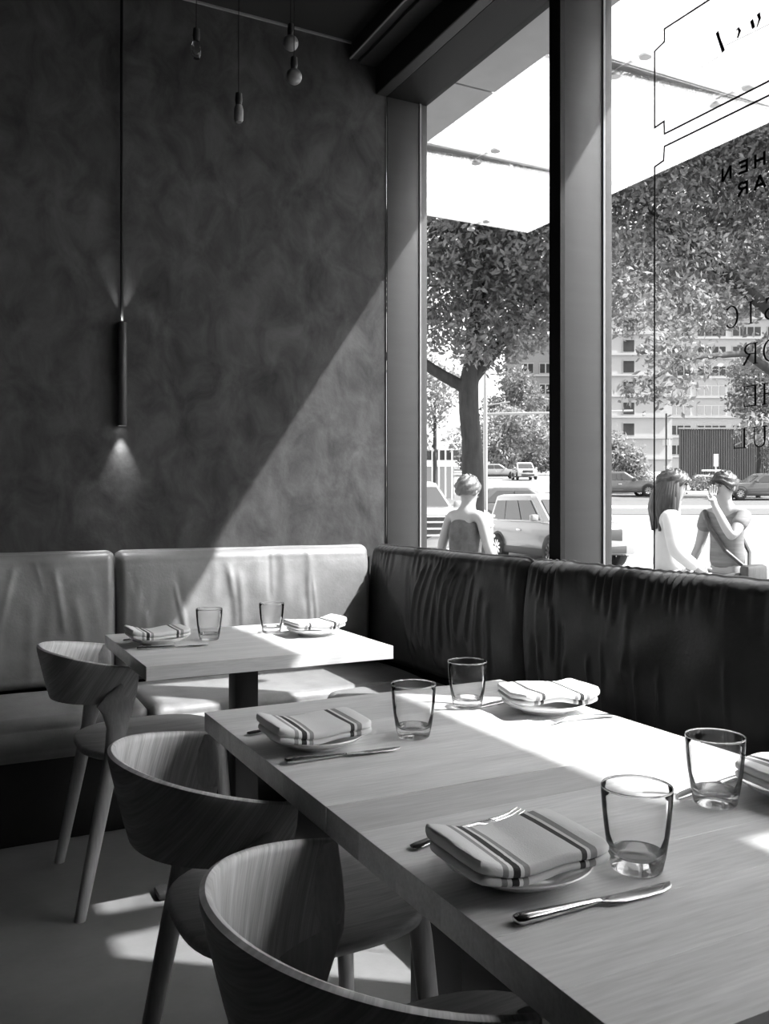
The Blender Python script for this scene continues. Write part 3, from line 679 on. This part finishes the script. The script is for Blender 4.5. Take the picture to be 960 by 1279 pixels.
B2 = [(8.491, 9.135, 5.2, .9), (9.454, 9.204, 5.5, 1.0), (10.41, 9.052, 5.9, 1.1), (10.889, 9.031, 6.4, 1.1), (8.044, 8.802, 4.3, .6), (8.979, 8.885, 4.5, .75), (9.962, 8.944, 4.75, .8), (10.889, 9.031, 5.1, .9), (7.783, 8.374, 3.6, .42), (8.698, 8.467, 3.75, .5), (7.604, 8.465, 3.8, .4), (7.771, 7.818, 3.0, .34), (8.1, 7.687, 2.85, .32), (7.515, 7.949, 2.52, .26), (7.781, 7.701, 2.48, .28), (9.466, 8.636, 3.85, .5), (10.166, 8.84, 4.2, .6), (9.2, 7.687, 2.1, .28), (10.0, 8.336, 3.2, .3),
      (9.4, 8.4, 7.2, 1.6), (10.6, 8.2, 8.2, 1.8), (11.8, 8.2, 6.6, 1.6), (11.8, 7.4, 5., 1.2), (10.2, 9.8, 7, 1.5)]
leaf_obj('crown', leaves([(*rel2(b_[:3]), b_[3]) for b_ in B2], 64000, .053, seed=5), 'leaf', t)
def far_tree(label, d, lat, blobs, n, size, m='leaf_far', trunk=None, seed=1, cat='tree', nm='background_tree', group=None):
    t = thing(nm, label, cat, at(d, lat), -YAW, group)
    if trunk: limb([(0, 0, -.1), (.02, 0, trunk[0]*.5), (0, .02, trunk[0])], [trunk[1], trunk[1]*.8, trunk[1]*.5], 'trunk', t, seed=seed)
    leaf_obj('crown', leaves(blobs, n, size, seed=seed), m, t); return t
far_tree('round pale tree across the street behind the parked cars, left pane', 96, 13.6, [(-2.1, 0, 4.4, 2.6), (1.8, .6, 4.9, 2.7), (0, 0, 6.2, 2.), (4.2, 0, 3.8, 1.8), (-.5, 0, 2.3, 2.)], 5600, .27, 'leaf_light', (2, .16), 11)
far_tree('dark shrubbery low behind the far parked cars, left pane', 101, 14.6, [(-4.4, 0, 1.9, 1.9), (-.8, 0, 2.3, 2.1), (3, 0, 1.9, 2.), (6, 0, 1.8, 1.7)], 4600, .27, 'leaf_far', None, 12, 'shrub', 'background_shrub')
far_tree('pale tree beside the slim post in the right pane', 56, 14.4, [(-.6, 0, 2.4, 1.3), (1, 0, 2.2, 1.2), (0, .3, 3.2, 1.1), (1.6, 0, 1.2, 1.)], 4200, .17, 'leaf_light', (2, .12), 13)
far_tree('thin-leaved tree behind the white poles at the left window edge', 42, 2.4, [(-.9, 0, 6.6, 1.4), (.6, 0, 5.8, 1.2), (-.2, 0, 4.6, 1.), (1.2, 0, 3.2, .8), (-.8, 0, 3., .8)], 2600, .14, 'leaf_light', (5, .12), 14)
far_tree('tall tree behind the traffic signal pole', 112, 16.8, [(-2, 0, 8, 2.6), (1.5, 0, 9, 2.6), (0, 0, 11.5, 2.4), (3.2, 0, 6, 2.)], 3000, .33, 'leaf_far', (6, .25), 15)
far_tree('leafy tree standing before the pale apartment block at the right edge', 50, 21.3, [(-.3, 0, 5.6, 1.5), (.8, 0, 4.2, 1.3), (-.6, 0, 7.2, 1.2), (1.4, 0, 6.6, 1.5), (1.2, 0, 2.4, 1.1)], 4500, .16, 'leaf_far', (4, .14), 16)
far_tree('long low hedge in front of the dark slatted fence', 60, 18.6, [(-3.4+i*1.05, 0, .45, .62) for i in range(9)], 3800, .12, 'leaf_far', None, 17, 'hedge', 'hedge')

# buildings -----------------------------------------------------------
def building(name, label, d, lat, w_, h, dep, base, rows, m='building_white', floor=3.15, z0=1.5):
    """rows: list of (row z, window spans [(x0, x1, panes)], height)"""
    t = thing(name, label, 'building', at(d, lat), -YAW)
    fresh().box((0, 0, -2), (w_, dep, h)).build('facade', m, t, 0)
    fresh().box((-.3, -.4, h), (w_+.3, dep+.3, h+.5)).build('roof', 'building_grey', t, 0)
    for z, spans, wh, blank in rows:
        for x0, x1, n in spans:
            f = fresh().box((x0, -.10, z), (x1, .05, z+wh)).build('window', 'curb' if blank else 'building_white', t, 0)
            step = (x1-x0)/n
            for k in range(n):
                fresh().box((x0+k*step+.10, -.14, z+.14), (x0+(k+1)*step-.10, -.08, z+wh-.14)).build('pane', 'building_grey' if blank else 'window_dark', f, 0)
        fresh().box((-.05, -.3, z-.35), (w_, .02, z-.05)).build('ledge', 'building_white', t, 0)
    return t
rows = []
for k in range(11):
    z = 2.2+k*3.15; rows.append((z, [(.8+i*5.6, .8+i*5.6+4.6, 4) for i in range(6)], 1.7, k in (2, 3)))
building('apartment_building', 'pale apartment block with rows of strip windows behind the fence', 140, 43.5, 35, 38, 15, 0, rows)
rows = []
for k in range(9):
    rows.append((2.+k*2.9, [(2.6, 4.3, 1)], 1.9, False))
building('apartment_tower', 'white block with one vertical line of windows right of the mullion', 122, 30.5, 9.5, 33, 12, 0, rows)
rows = [(2.0+k*3., [(.6+i*2.6, 2.4+i*2.6, 2) for i in range(4)], 1.6, False) for k in range(5)]
building('distant_building', 'light low building behind the traffic signal arm, left pane', 127, 19.2, 10.6, 19, 12, 0, rows, 'building_grey')
# white poles of the frontage at the left window edge
t = thing('pole_screen', 'row of tall white poles with a dark cross band at the left window edge', 'screen', at(48, 1.9), -YAW)
for k in range(6): fresh().box((k*.36-.05, 0, -.1), (k*.36+.04, .09, 6.3+.4*(k % 3)), .01).build('pole', 'white_metal', t, 0)
fresh().box((-1.2, .1, 2.2), (2.2, .25, 2.75)).build('cross_band', 'fence_dark', t, 0); fresh().box((-2.4, 1.2, -.2), (2.0, 1.3, 1.9)).build('back_panel', 'building_grey', t, 0)
# slatted dark fence
t = thing('slatted_fence', 'dark fence of narrow upright slats before the apartment block', 'fence', at(72, 24.2), -YAW)
for k in range(58): 
    fresh().box((k*.19, 0, .1), (k*.19+.125, .05, 4.55)).build('slat', 'fence_dark', t, 0)
fresh().box((0, .06, .1), (11, .1, 4.5)).build('back_panel', 'fence_dark', t, 0); fresh().box((-.05, -.02, 4.55), (11.05, .12, 4.68)).build('top_rail', 'building_grey', t, 0)
# signal pole with arm
t = thing('traffic_signal_pole', 'grey traffic signal pole with a long arm right of the tree trunk', 'pole', at(25, 2.875))
fresh().tube([(0, 0, 0), (0, 0, 3.6), (0, 0, 5.2)], [.075, .06, .05], 12).build('pole', 'brushed_steel', t)
a_ = Vector((FY, -FX, 0)); fresh().tube([(0, 0, 3.70), tuple(a_*2.+Vector((0, 0, 3.74))), tuple(a_*4.2+Vector((0, 0, 3.80)))], [.045, .035, .03], 10).build('arm', 'brushed_steel', t)
fresh().tube([(0, 0, 3.95), tuple(a_*.7+Vector((0, 0, 4.05)))], [.02, .02], 8).build('brace', 'brushed_steel', t)
o = thing('utility_post', 'slim dark post rising from the far kerb, right pane', 'post', at(47, 15.1))
fresh().tube([(0, 0, 0), (0, 0, 4.7)], .05, 8).build('pole', 'bark', o); fresh().box((-.03, -.25, 3.0), (.03, .25, 3.3)).build('sign', 'white_metal', o); fresh().box((-.03, -.15, 1.4), (.03, .15, 1.9)).build('sign', 'white_metal', o)
t = thing('barrier_bench', 'white metal frame with signpost before the dark fence', 'barrier', at(64, 23.9), -YAW)
fresh().box((-1.2, 0, .85), (1.2, .12, 1.0)).build('rail', 'white_metal', t, 0); fresh().box((-.7, .1, 1.25), (.7, .2, 1.38)).build('rail', 'white_metal', t, 0)
for x in (-1.2, -.5, .4, 1.15): fresh().box((x-.04, 0, 0), (x+.04, .1, .9)).build('leg', 'white_metal', t, 0)
fresh().tube([(.25, -.05, -.2), (.25, -.05, 2.1)], .05, 8).build('signpost', 'white_metal', t); fresh().box((.08, -.12, 1.6), (.42, -.08, 2.5)).build('sign', 'white_metal', t, 0)

# cars --------------------------------------------------------------
def car(label, d, lat, heading, paint, kind='suv', name='car', cat='car', group=None):
    """heading: direction of travel, local +X; origin on the road below the centre"""
    p = at(d, lat); t = thing(name, label, cat, p, heading, group)
    if kind == 'suv': Lh, hw, bl, rf, prof = 2.15, .90, 1.02, 1.66, [(-2.15, .45), (-2.17, .75), (-2.10, 1.02), (1.0, 1.03), (1.45, 1.02), (2.0, .92), (2.13, .80), (2.17, .55), (2.10, .32)]
    elif kind == 'truck': Lh, hw, bl, rf, prof = 2.9, 1.0, 1.32, 1.92, [(-2.9, .55), (-2.92, 1.0), (-2.88, 1.28), (1.0, 1.32), (1.5, 1.38), (2.6, 1.32), (2.86, 1.22), (2.92, .7), (2.86, .45)]
    else: Lh, hw, bl, rf, prof = 2.3, .88, .92, 1.44, [(-2.3, .45), (-2.32, .7), (-2.22, .92), (-1.5, .95), (.9, .95), (1.3, .93), (2.05, .82), (2.25, .70), (2.3, .5), (2.2, .28)]
    bottom = [(-prof[-1][0]*.97, .30), (prof[-1][0]*.97, .30)] if False else []
    pts = prof+[(prof[-1][0]-.15, .28), (prof[0][0]+.15, .28)]
    secs = []
    for yy, sc, zz in [(-hw, .965, .05), (-hw*.985, .985, .02), (-hw*.9, 1, 0), (0, 1.012, .015), (hw*.9, 1, 0), (hw*.985, .985, .02), (hw, .965, .05)]:
        secs.append([(x*sc, yy, z+(-zz if z > .6 and abs(yy) > .1 else (zz if z > .6 else zz))) for x, z in pts])
    fresh().loft(secs).build('body', paint, t, 35)
    # greenhouse
    if kind == 'suv': bx = (-2.05, 1.12); tx = (-1.75, .25)
    elif kind == 'truck': bx = (-1.1, 1.25); tx = (-.85, .45)
    else: bx = (-1.75, 1.0); tx = (-1.0, .2)
    b0, b1, wi = bl-.02, rf, hw-.16
    def sect(z, f): 
        x0 = bx[0]+(tx[0]-bx[0])*f; x1 = bx[1]+(tx[1]-bx[1])*f; y = (hw-.06)+(wi-(hw-.06))*f
        return [(x0, -y*.94, z), (x0+.12, -y, z), (x1-.15, -y, z), (x1, -y*.9, z), (x1, y*.9, z), (x1-.15, y, z), (x0+.12, y, z), (x0, y*.94, z)]
    fresh().loft([sect(b0, 0), sect(b0+(b1-b0)*.85, .85), sect(b1-.02, .98), [(x*.93, y*.85, b1+.02) for x, y, _ in sect(b1, 1)]]).build('cabin', paint, t, 35)
    lo, hi = .10, .80
    def on(f, x, s_): 
        z = b0+(b1-b0)*f; y = (hw-.06)+(wi-(hw-.06))*f+.012; return (x, s_*y, z)
    def xr(f): return bx[0]+(tx[0]-bx[0])*f, bx[1]+(tx[1]-bx[1])*f
    (l0, l1), (h0, h1) = xr(lo), xr(hi)
    for s_ in (-1, 1):
        span = [(0.04, .30), (.32, .62), (.64, .95)] if kind == 'suv' else [(.06, .5), (.53, .94)]
        for u0, u1 in span:
            q = [on(lo, l0+.14+(l1-l0-.3)*u0, s_), on(lo, l0+.14+(l1-l0-.3)*u1, s_), on(hi, h0+.14+(h1-h0-.3)*u1, s_), on(hi, h0+.14+(h1-h0-.3)*u0, s_)]
            fresh().prism(q, (0, s_*.012, 0)).build('window', 'car_glass', t, 0)
        fresh().box((bx[1]-.42, s_*(hw+.02), bl+.02), (bx[1]-.25, s_*(hw+.2), bl+.18), .04).build('mirror', paint, t)
        fresh().box((-.28, s_*(hw-.005), bl-.22), (-.08, s_*(hw+.025), bl-.18), .008).build('door_handle', 'chrome', t)
        fresh().box((-Lh*.62, s_*(hw-.03), .24), (Lh*.62, s_*(hw+.015), .42), .02).build('sill_trim', 'car_trim', t)
        fresh().box((Lh-.22, s_*(hw-.42), bl-.28), (Lh-.0, s_*(hw-.03), bl-.12), .03).build('headlight', 'lamp_lens', t)
        fresh().box((-Lh+.0, s_*(hw-.32), bl-.25), (-Lh-.02, s_*(hw-.06), bl-.02), .02).build('tail_light', 'car_dark', t)
    for f0, sx, nm in ((1, 1, 'windscreen'), (0, -1, 'rear_window')):
        xa, xb = (l1, h1) if f0 else (l0, h0)
        ya, yb = (hw-.08)*.84, (wi)*.84
        za, zb = b0+(b1-b0)*lo, b0+(b1-b0)*.82
        fresh().prism([(xa+sx*.01, -ya, za), (xa+sx*.01, ya, za), (xb+sx*.012, yb, zb), (xb+sx*.012, -yb, zb)], (sx*.012, 0, .006)).build(nm, 'car_glass', t, 0)
    R_ = .40 if kind == 'truck' else .35
    for x in (-Lh*.62, Lh*.64):
        for s_ in (-1, 1):
            arch = fresh(); arch.prism([(x+(R_+.07)*math.cos(PI*k/14), s_*(hw-.02), .34+(R_+.07)*math.sin(PI*k/14)) for k in range(15)]+[(x-R_-.07, s_*(hw-.02), .25), (x+R_+.07, s_*(hw-.02), .25)], (0, s_*.028, 0)); arch.build('wheel_arch', 'car_trim', t, 0)
            wl = fresh().lathe([(.20, -.1), (R_-.03, -.11), (R_, -.08), (R_, .08), (R_-.03, .11), (.20, .1)], 28)
            wl.v = [(x+a, s_*(hw-.06)+z, R_+b_) for a, b_, z in wl.v]; wh = wl.build('wheel', 'tire', t, 50)
            rm = fresh()
            for k in range(10):
                a = 2*PI*k/10; c, d_ = math.cos(a), math.sin(a)
                rm.loft([[(x+c*.04-d_*q, s_*(hw+.035), R_+d_*.04+c*q), (x+c*(R_-.1)-d_*q*1.3, s_*(hw+.04), R_+d_*(R_-.1)+c*q*1.3), (x+c*(R_-.1)-d_*q*1.3, s_*(hw+.01), R_+d_*(R_-.1)+c*q*1.3), (x+c*.04-d_*q, s_*(hw+.01), R_+d_*.04+c*q)] for q in (-.022, .022)])
            ll = fresh().lathe([(R_-.12, .0), (R_-.09, .04), (R_-.07, .04), (R_-.07, 0)], 24); ll.v = [(x+a, s_*(hw+.005)+s_*z, R_+b_) for a, b_, z in ll.v]; rm.add(ll.v, ll.f)
            rm.build('rim', 'chrome' if kind != 'sedan' else 'car_silver', wh, 40)
    gz0 = bl-.30
    if kind == 'truck':
        fresh().box((2.87, -.62, .72), (2.93, .62, 1.20), .02).build('grille', 'car_trim', t)
        for z in (.80, .93, 1.06, 1.17): fresh().box((2.91, -.60, z), (2.965, .60, z+.045), .012).build('grille_bar', 'chrome', t)
        for s_ in (-1, 1):
            b = fresh(); b.box((2.88, s_*.64, .78), (2.96, s_*.70, 1.22), .015); b.box((2.86, s_*.66, 1.16), (2.95, s_*.98, 1.22), .015); b.box((2.86, s_*.66, .76), (2.95, s_*.98, .82), .015)
            b.build('lamp_surround', 'chrome', t)
            fresh().box((2.86, s_*.72, .98), (2.945, s_*.96, 1.04), .015).build('lamp_bar', 'chrome', t)
        fresh().box((2.82, -.99, .36), (3.02, .99, .60), .05).build('bumper', 'chrome', t); fresh().box((2.95, -.5, .42), (3.03, .5, .52), .02).build('bumper_inset', 'car_trim', t)
    else:
        fresh().box((Lh-.02, -.48, .62), (Lh+.03, .48, gz0+.16), .02).build('grille', 'car_trim', t)
        fresh().box((Lh-.04, -.6, .34), (Lh+.02, .6, .52), .02).build('lower_grille', 'car_trim', t)
    return t
hd = lambda dx, dy: math.atan2(dy, dx)
car('light silver sport utility car angled beyond the left window pane', 20.6, 4.0, hd(-.14, -.99), 'car_silver', 'suv').scale = (.95, .95, .97)
car('large silver pickup truck facing the window at its left edge', 20.0, .28, hd(-.12, -1), 'car_silver', 'truck', 'pickup_truck', 'truck')
car('dark sedan half hidden behind the silver sport utility car', 29, 4.4, hd(1, -.3), 'car_dark', 'sedan')
car('white car far up the street seen right of the signal pole', 83, 13.2, hd(-.45, -.9), 'car_white', 'suv')
car('small pale car farthest left up the street by the signal pole', 88, 11.3, hd(.9, -.5), 'car_silver', 'sedan')
car('dark grey car right of the mullion by the far kerb', 52, 13.9, hd(FY, -FX), 'car_dark', 'sedan')
car('dark car at the right edge near the people', 48, 20.6, hd(-FY, FX), 'car_dark', 'sedan')

# people ------------------------------------------------------------
def skin_mesh(nodes, edges, sub=2):
    names = list(nodes); me = bpy.data.meshes.new('tmp'); me.from_pydata([nodes[k][0] for k in names], [(names.index(a), names.index(b_)) for a, b_ in edges], []); me.update()
    o = bpy.data.objects.new('tmp', me); C.objects.link(o); md = o.modifiers.new('s', 'SKIN'); md.use_smooth_shade = True; md.branch_smoothing = .6
    for k, n_ in enumerate(names):
        r = nodes[n_][1]; r = r if isinstance(r, tuple) else (r, r); me.skin_vertices[0].data[k].radius = r
        me.skin_vertices[0].data[k].use_root = (k == 0)
    sb = o.modifiers.new('d', 'SUBSURF'); sb.levels = sub; sb.render_levels = sub
    bpy.context.view_layer.update(); dg = bpy.context.evaluated_depsgraph_get()
    nm = bpy.data.meshes.new_from_object(o.evaluated_get(dg)); bpy.data.objects.remove(o); nm.polygons.foreach_set('use_smooth', [True]*len(nm.polygons)); return nm
def mesh_part(me, name, m, par):
    me.materials.clear(); me.materials.append(M[m]); o = bpy.data.objects.new(name, me); C.objects.link(o); o.parent = par; return o
def person(label, loc, yaw, elbows, wrists, step, top, top_m, low_m, hair, hair_m, sleeve='long', bag=False, scale=1., hand_dir=None, lean=.02):
    t = thing('person', label, 'person', loc, yaw); t.scale = (scale,)*3
    N = {'pelvis': ((0, 0, .93), (.15, .11)), 'waist': ((0, lean*.3, 1.08), (.125, .095)), 'chest': ((0, lean*.7, 1.26), (.15, .11)), 'upper': ((0, lean, 1.38), (.12, .085)), 'neck': ((0, lean+.01, 1.455), .052), 'jaw': ((0, lean+.035, 1.525), (.062, .072)), 'head': ((0, lean+.025, 1.585), (.078, .092)), 'crown': ((0, lean+.012, 1.645), (.066, .078))}
    E_ = [('pelvis', 'waist'), ('waist', 'chest'), ('chest', 'upper'), ('upper', 'neck'), ('neck', 'jaw'), ('jaw', 'head'), ('head', 'crown')]
    for i, s_ in enumerate((-1, 1)):
        k = 'LR'[i]; e = elbows[i]; w_ = wrists[i]
        N['sh'+k] = ((s_*.165, lean, 1.375), .056); N['el'+k] = (e, .040); N['wr'+k] = (w_, .027)
        d = (Vector(w_)-Vector(e)).normalized()
        if hand_dir and hand_dir[i]: d = Vector(hand_dir[i]).normalized()
        side = d.cross(Vector((s_, .2, .1))).normalized(); pm = Vector(w_)+d*.055; N['pa'+k] = (tuple(pm), (.036, .018))
        E_ += [('upper', 'sh'+k), ('sh'+k, 'el'+k), ('el'+k, 'wr'+k), ('wr'+k, 'pa'+k)]
        for q in range(4):
            off = side*(q-1.5)*.019; L_ = (.058, .070, .066, .050)[q]; nrm = d.cross(side)*(1 if s_ > 0 else -1)
            N['f%s%d' % (k, q)] = (tuple(pm+d*.036+off), .0088); N['g%s%d' % (k, q)] = (tuple(pm+d*(.036+L_*.55)+off*1.1+nrm*.010), .008); N['h%s%d' % (k, q)] = (tuple(pm+d*(.036+L_*.92)+off*1.1+nrm*.026), .0065)
            E_ += [('pa'+k, 'f%s%d' % (k, q)), ('f%s%d' % (k, q), 'g%s%d' % (k, q)), ('g%s%d' % (k, q), 'h%s%d' % (k, q))]
        N['t%s' % k] = (tuple(pm-d*.02+side*-.040), .0105); N['u%s' % k] = (tuple(pm+d*.022+side*-.056), .008); E_ += [('pa'+k, 't'+k), ('t'+k, 'u'+k)]
        st = step*s_
        N['hi'+k] = ((s_*.09, 0, .86), (.088, .09)); N['kn'+k] = ((s_*.095, .05+st*.5, .48), .058); N['an'+k] = ((s_*.095, -.01+st*(1.0 if st > 0 else 1.15), .09+(.05 if st < 0 else 0)), .038); N['to'+k] = ((s_*.105, .13+st*1.02, .035+(.0 if st < 0 else 0)), .034)
        E_ += [('pelvis', 'hi'+k), ('hi'+k, 'kn'+k), ('kn'+k, 'an'+k), ('an'+k, 'to'+k)]
    body = mesh_part(skin_mesh(N, E_), 'body', 'skin', t)
    def grow(keys, edges, add, over={}):
        nn = {}
        for k in keys:
            p, r = N[k]; r = r if isinstance(r, tuple) else (r, r); nn[k] = over.get(k, (p, (r[0]+add, r[1]+add)))
        return skin_mesh(nn, edges)
    ks = ['pelvis', 'waist', 'chest', 'upper']; es = [('pelvis', 'waist'), ('waist', 'chest'), ('chest', 'upper')]; ov = {}
    if sleeve != 'none':
        for i, k in enumerate('LR'):
            ks += ['sh'+k, 'el'+k]; es += [('upper', 'sh'+k), ('sh'+k, 'el'+k)]
            if sleeve == 'long': ks.append('wr'+k); es.append(('el'+k, 'wr'+k))
            else:
                a, c = Vector(N['sh'+k][0]), Vector(N['el'+k][0]); ov['el'+k] = (tuple(a.lerp(c, .6)), (.058, .058))
    mesh_part(grow(ks, es, .018, ov), top, top_m, t)
    ks = ['pelvis']; es = []
    for k in 'LR': ks += ['hi'+k, 'kn'+k, 'an'+k]; es += [('pelvis', 'hi'+k), ('hi'+k, 'kn'+k), ('kn'+k, 'an'+k)]
    mesh_part(grow(ks, es, .014), 'trousers', low_m, t)
    for k in 'LR':
        a, c = Vector(N['an'+k][0]), Vector(N['to'+k][0])
        mesh_part(skin_mesh({'a': (tuple(a+Vector((0, -.03, -.04))), (.044, .042)), 'b': (tuple(a.lerp(c, .5)+Vector((0, 0, -.012))), (.046, .042)), 'c': (tuple(c+Vector((0, .03, 0))), (.042, .032))}, [('a', 'b'), ('b', 'c')]), 'shoe', 'cloth_dark', t)
    hx, hy, hz = N['head'][0]
    fc = fresh(); fc.loft([[(hx-.010, hy+.085, hz+.005), (hx+.010, hy+.085, hz+.005), (hx+.008, hy+.092, hz+.01), (hx-.008, hy+.092, hz+.01)], [(hx-.017, hy+.085, hz-.032), (hx+.017, hy+.085, hz-.032), (hx+.010, hy+.113, hz-.028), (hx-.010, hy+.113, hz-.028)]]); fc.build('nose', 'skin', t, 80)
    for s_ in (-1, 1):
        o = fresh().lathe([(.0001, -.011)]+[(.012*math.sin(PI*q/8), -.011*math.cos(PI*q/8)) for q in range(1, 8)]+[(.0001, .011)], 12).build('eye', 'hair_dark', t); o.location = (s_*.030, hy+.083, hz+.008)
        o = fresh().lathe([(.0001, -.03)]+[(.016*math.sin(PI*q/8), -.03*math.cos(PI*q/8)) for q in range(1, 8)]+[(.0001, .03)], 12).build('ear', 'skin', t); o.location = (s_*.079, hy-.005, hz-.01); o.rotation_euler = (0, 0, 0)
    fresh().box((-.024, hy+.078, hz-.062), (.024, hy+.094, hz-.052), .004).build('mouth', 'cloth_mid', t)
    # hair: cap plus locks
    g = np.random.default_rng(len(label)); hb = fresh(); nu, nv = 40, 16; sec = []
    for j in range(nv+1):
        ph = PI*.02+PI*(.66 if hair == 'short' else .62)*j/nv; rr = []
        for i in range(nu):
            a = 2*PI*i/nu; front = max(0, math.sin(a)); cut = 1-.42*front**1.5 if ph > .5 else 1
            p2 = ph*cut; k_ = 1+.06*math.sin(a*9+j)+.05*math.sin(a*4+j*1.7)
            bulk = 1.0 if hair == 'short' else 1.12
            rr.append((hx+.094*bulk*k_*math.sin(p2)*math.cos(a), hy-.008+.108*bulk*k_*math.sin(p2)*math.sin(a), hz+.012+.106*k_*math.cos(p2)))
        sec.append(rr)
    hb.loft(sec); ho = hb.build('hair', hair_m, t, 80)
    if hair == 'long':
        lk = fresh()
        for q in range(26):
            a = PI+PI*(q/25)-.25+.5*q/25*0; a = PI*.92+PI*1.16*q/25; c, s2 = math.cos(a), math.sin(a); L_ = g.uniform(.22, .34)
            lk.tube([(hx+.085*c, hy-.01+.09*s2, hz+.02), (hx+.115*c, hy-.02+.115*s2, hz-.07), (hx+.128*c+g.uniform(-.01, .01), hy-.03+.125*s2, hz-.16), (hx+.112*c+g.uniform(-.02, .02), hy-.03+.12*s2, hz-.04-L_)], [.024, .032, .030, .010], 8)
        lk.build('lock', hair_m, ho, 80)
    if bag:
        fresh().tube([(.13, .10, 1.40), (.06, .135, 1.27), (-.08, .13, 1.1), (-.19, .05, .98)], .016, 8).build('strap', 'hair_dark', t)
        fresh().tube([(.13, -.08, 1.40), (.0, -.13, 1.25), (-.12, -.10, 1.08), (-.19, .0, .98)], .016, 8).build('strap', 'hair_dark', t)
        fresh().box((-.27, -.12, .78), (-.18, .12, 1.0), .03).build('bag', 'hair_dark', t)
    return t
def yaw_to(v): return math.atan2(-v[0], v[1])         # local +Y faces v
R3 = Vector((FY, -FX, 0)); F3 = Vector((FX, FY, 0))
v = R3*.75+F3*.65
person('person with short dark hair and a dark sleeveless top walking past the left pane', at(6.8, .62), yaw_to(v), [(-.24, -.02, 1.12), (.24, .02, 1.12)], [(-.25, .10, .90), (.25, .14, .92)], .14, 'vest', 'cloth_dark', 'cloth_denim', 'short', 'hair_mid', 'none', scale=.985)
v = R3*.8+F3*-.25
person('person with long dark hair and a pale top walking past the right pane', at(6.35, 2.05), yaw_to(v), [(-.25, -.06, 1.12), (.26, .05, 1.12)], [(-.22, .12, .94), (.22, .20, 1.0)], .16, 'jacket', 'cloth_white', 'cloth_denim', 'long', 'hair_dark', 'long', scale=1.0)
v = R3*-.8+F3*-.5
person('person with a dark shoulder strap raising one pale arm to the face', at(6.7, 2.62), yaw_to(v), [(-.20, .22, 1.20), (.25, .0, 1.13)], [(-.05, .22, 1.44), (.24, .15, .95)], .12, 'shirt', 'cloth_mid', 'cloth_denim', 'short', 'hair_dark', 'short', True, 1.0, hand_dir=[(.25, -.1, .9), None])
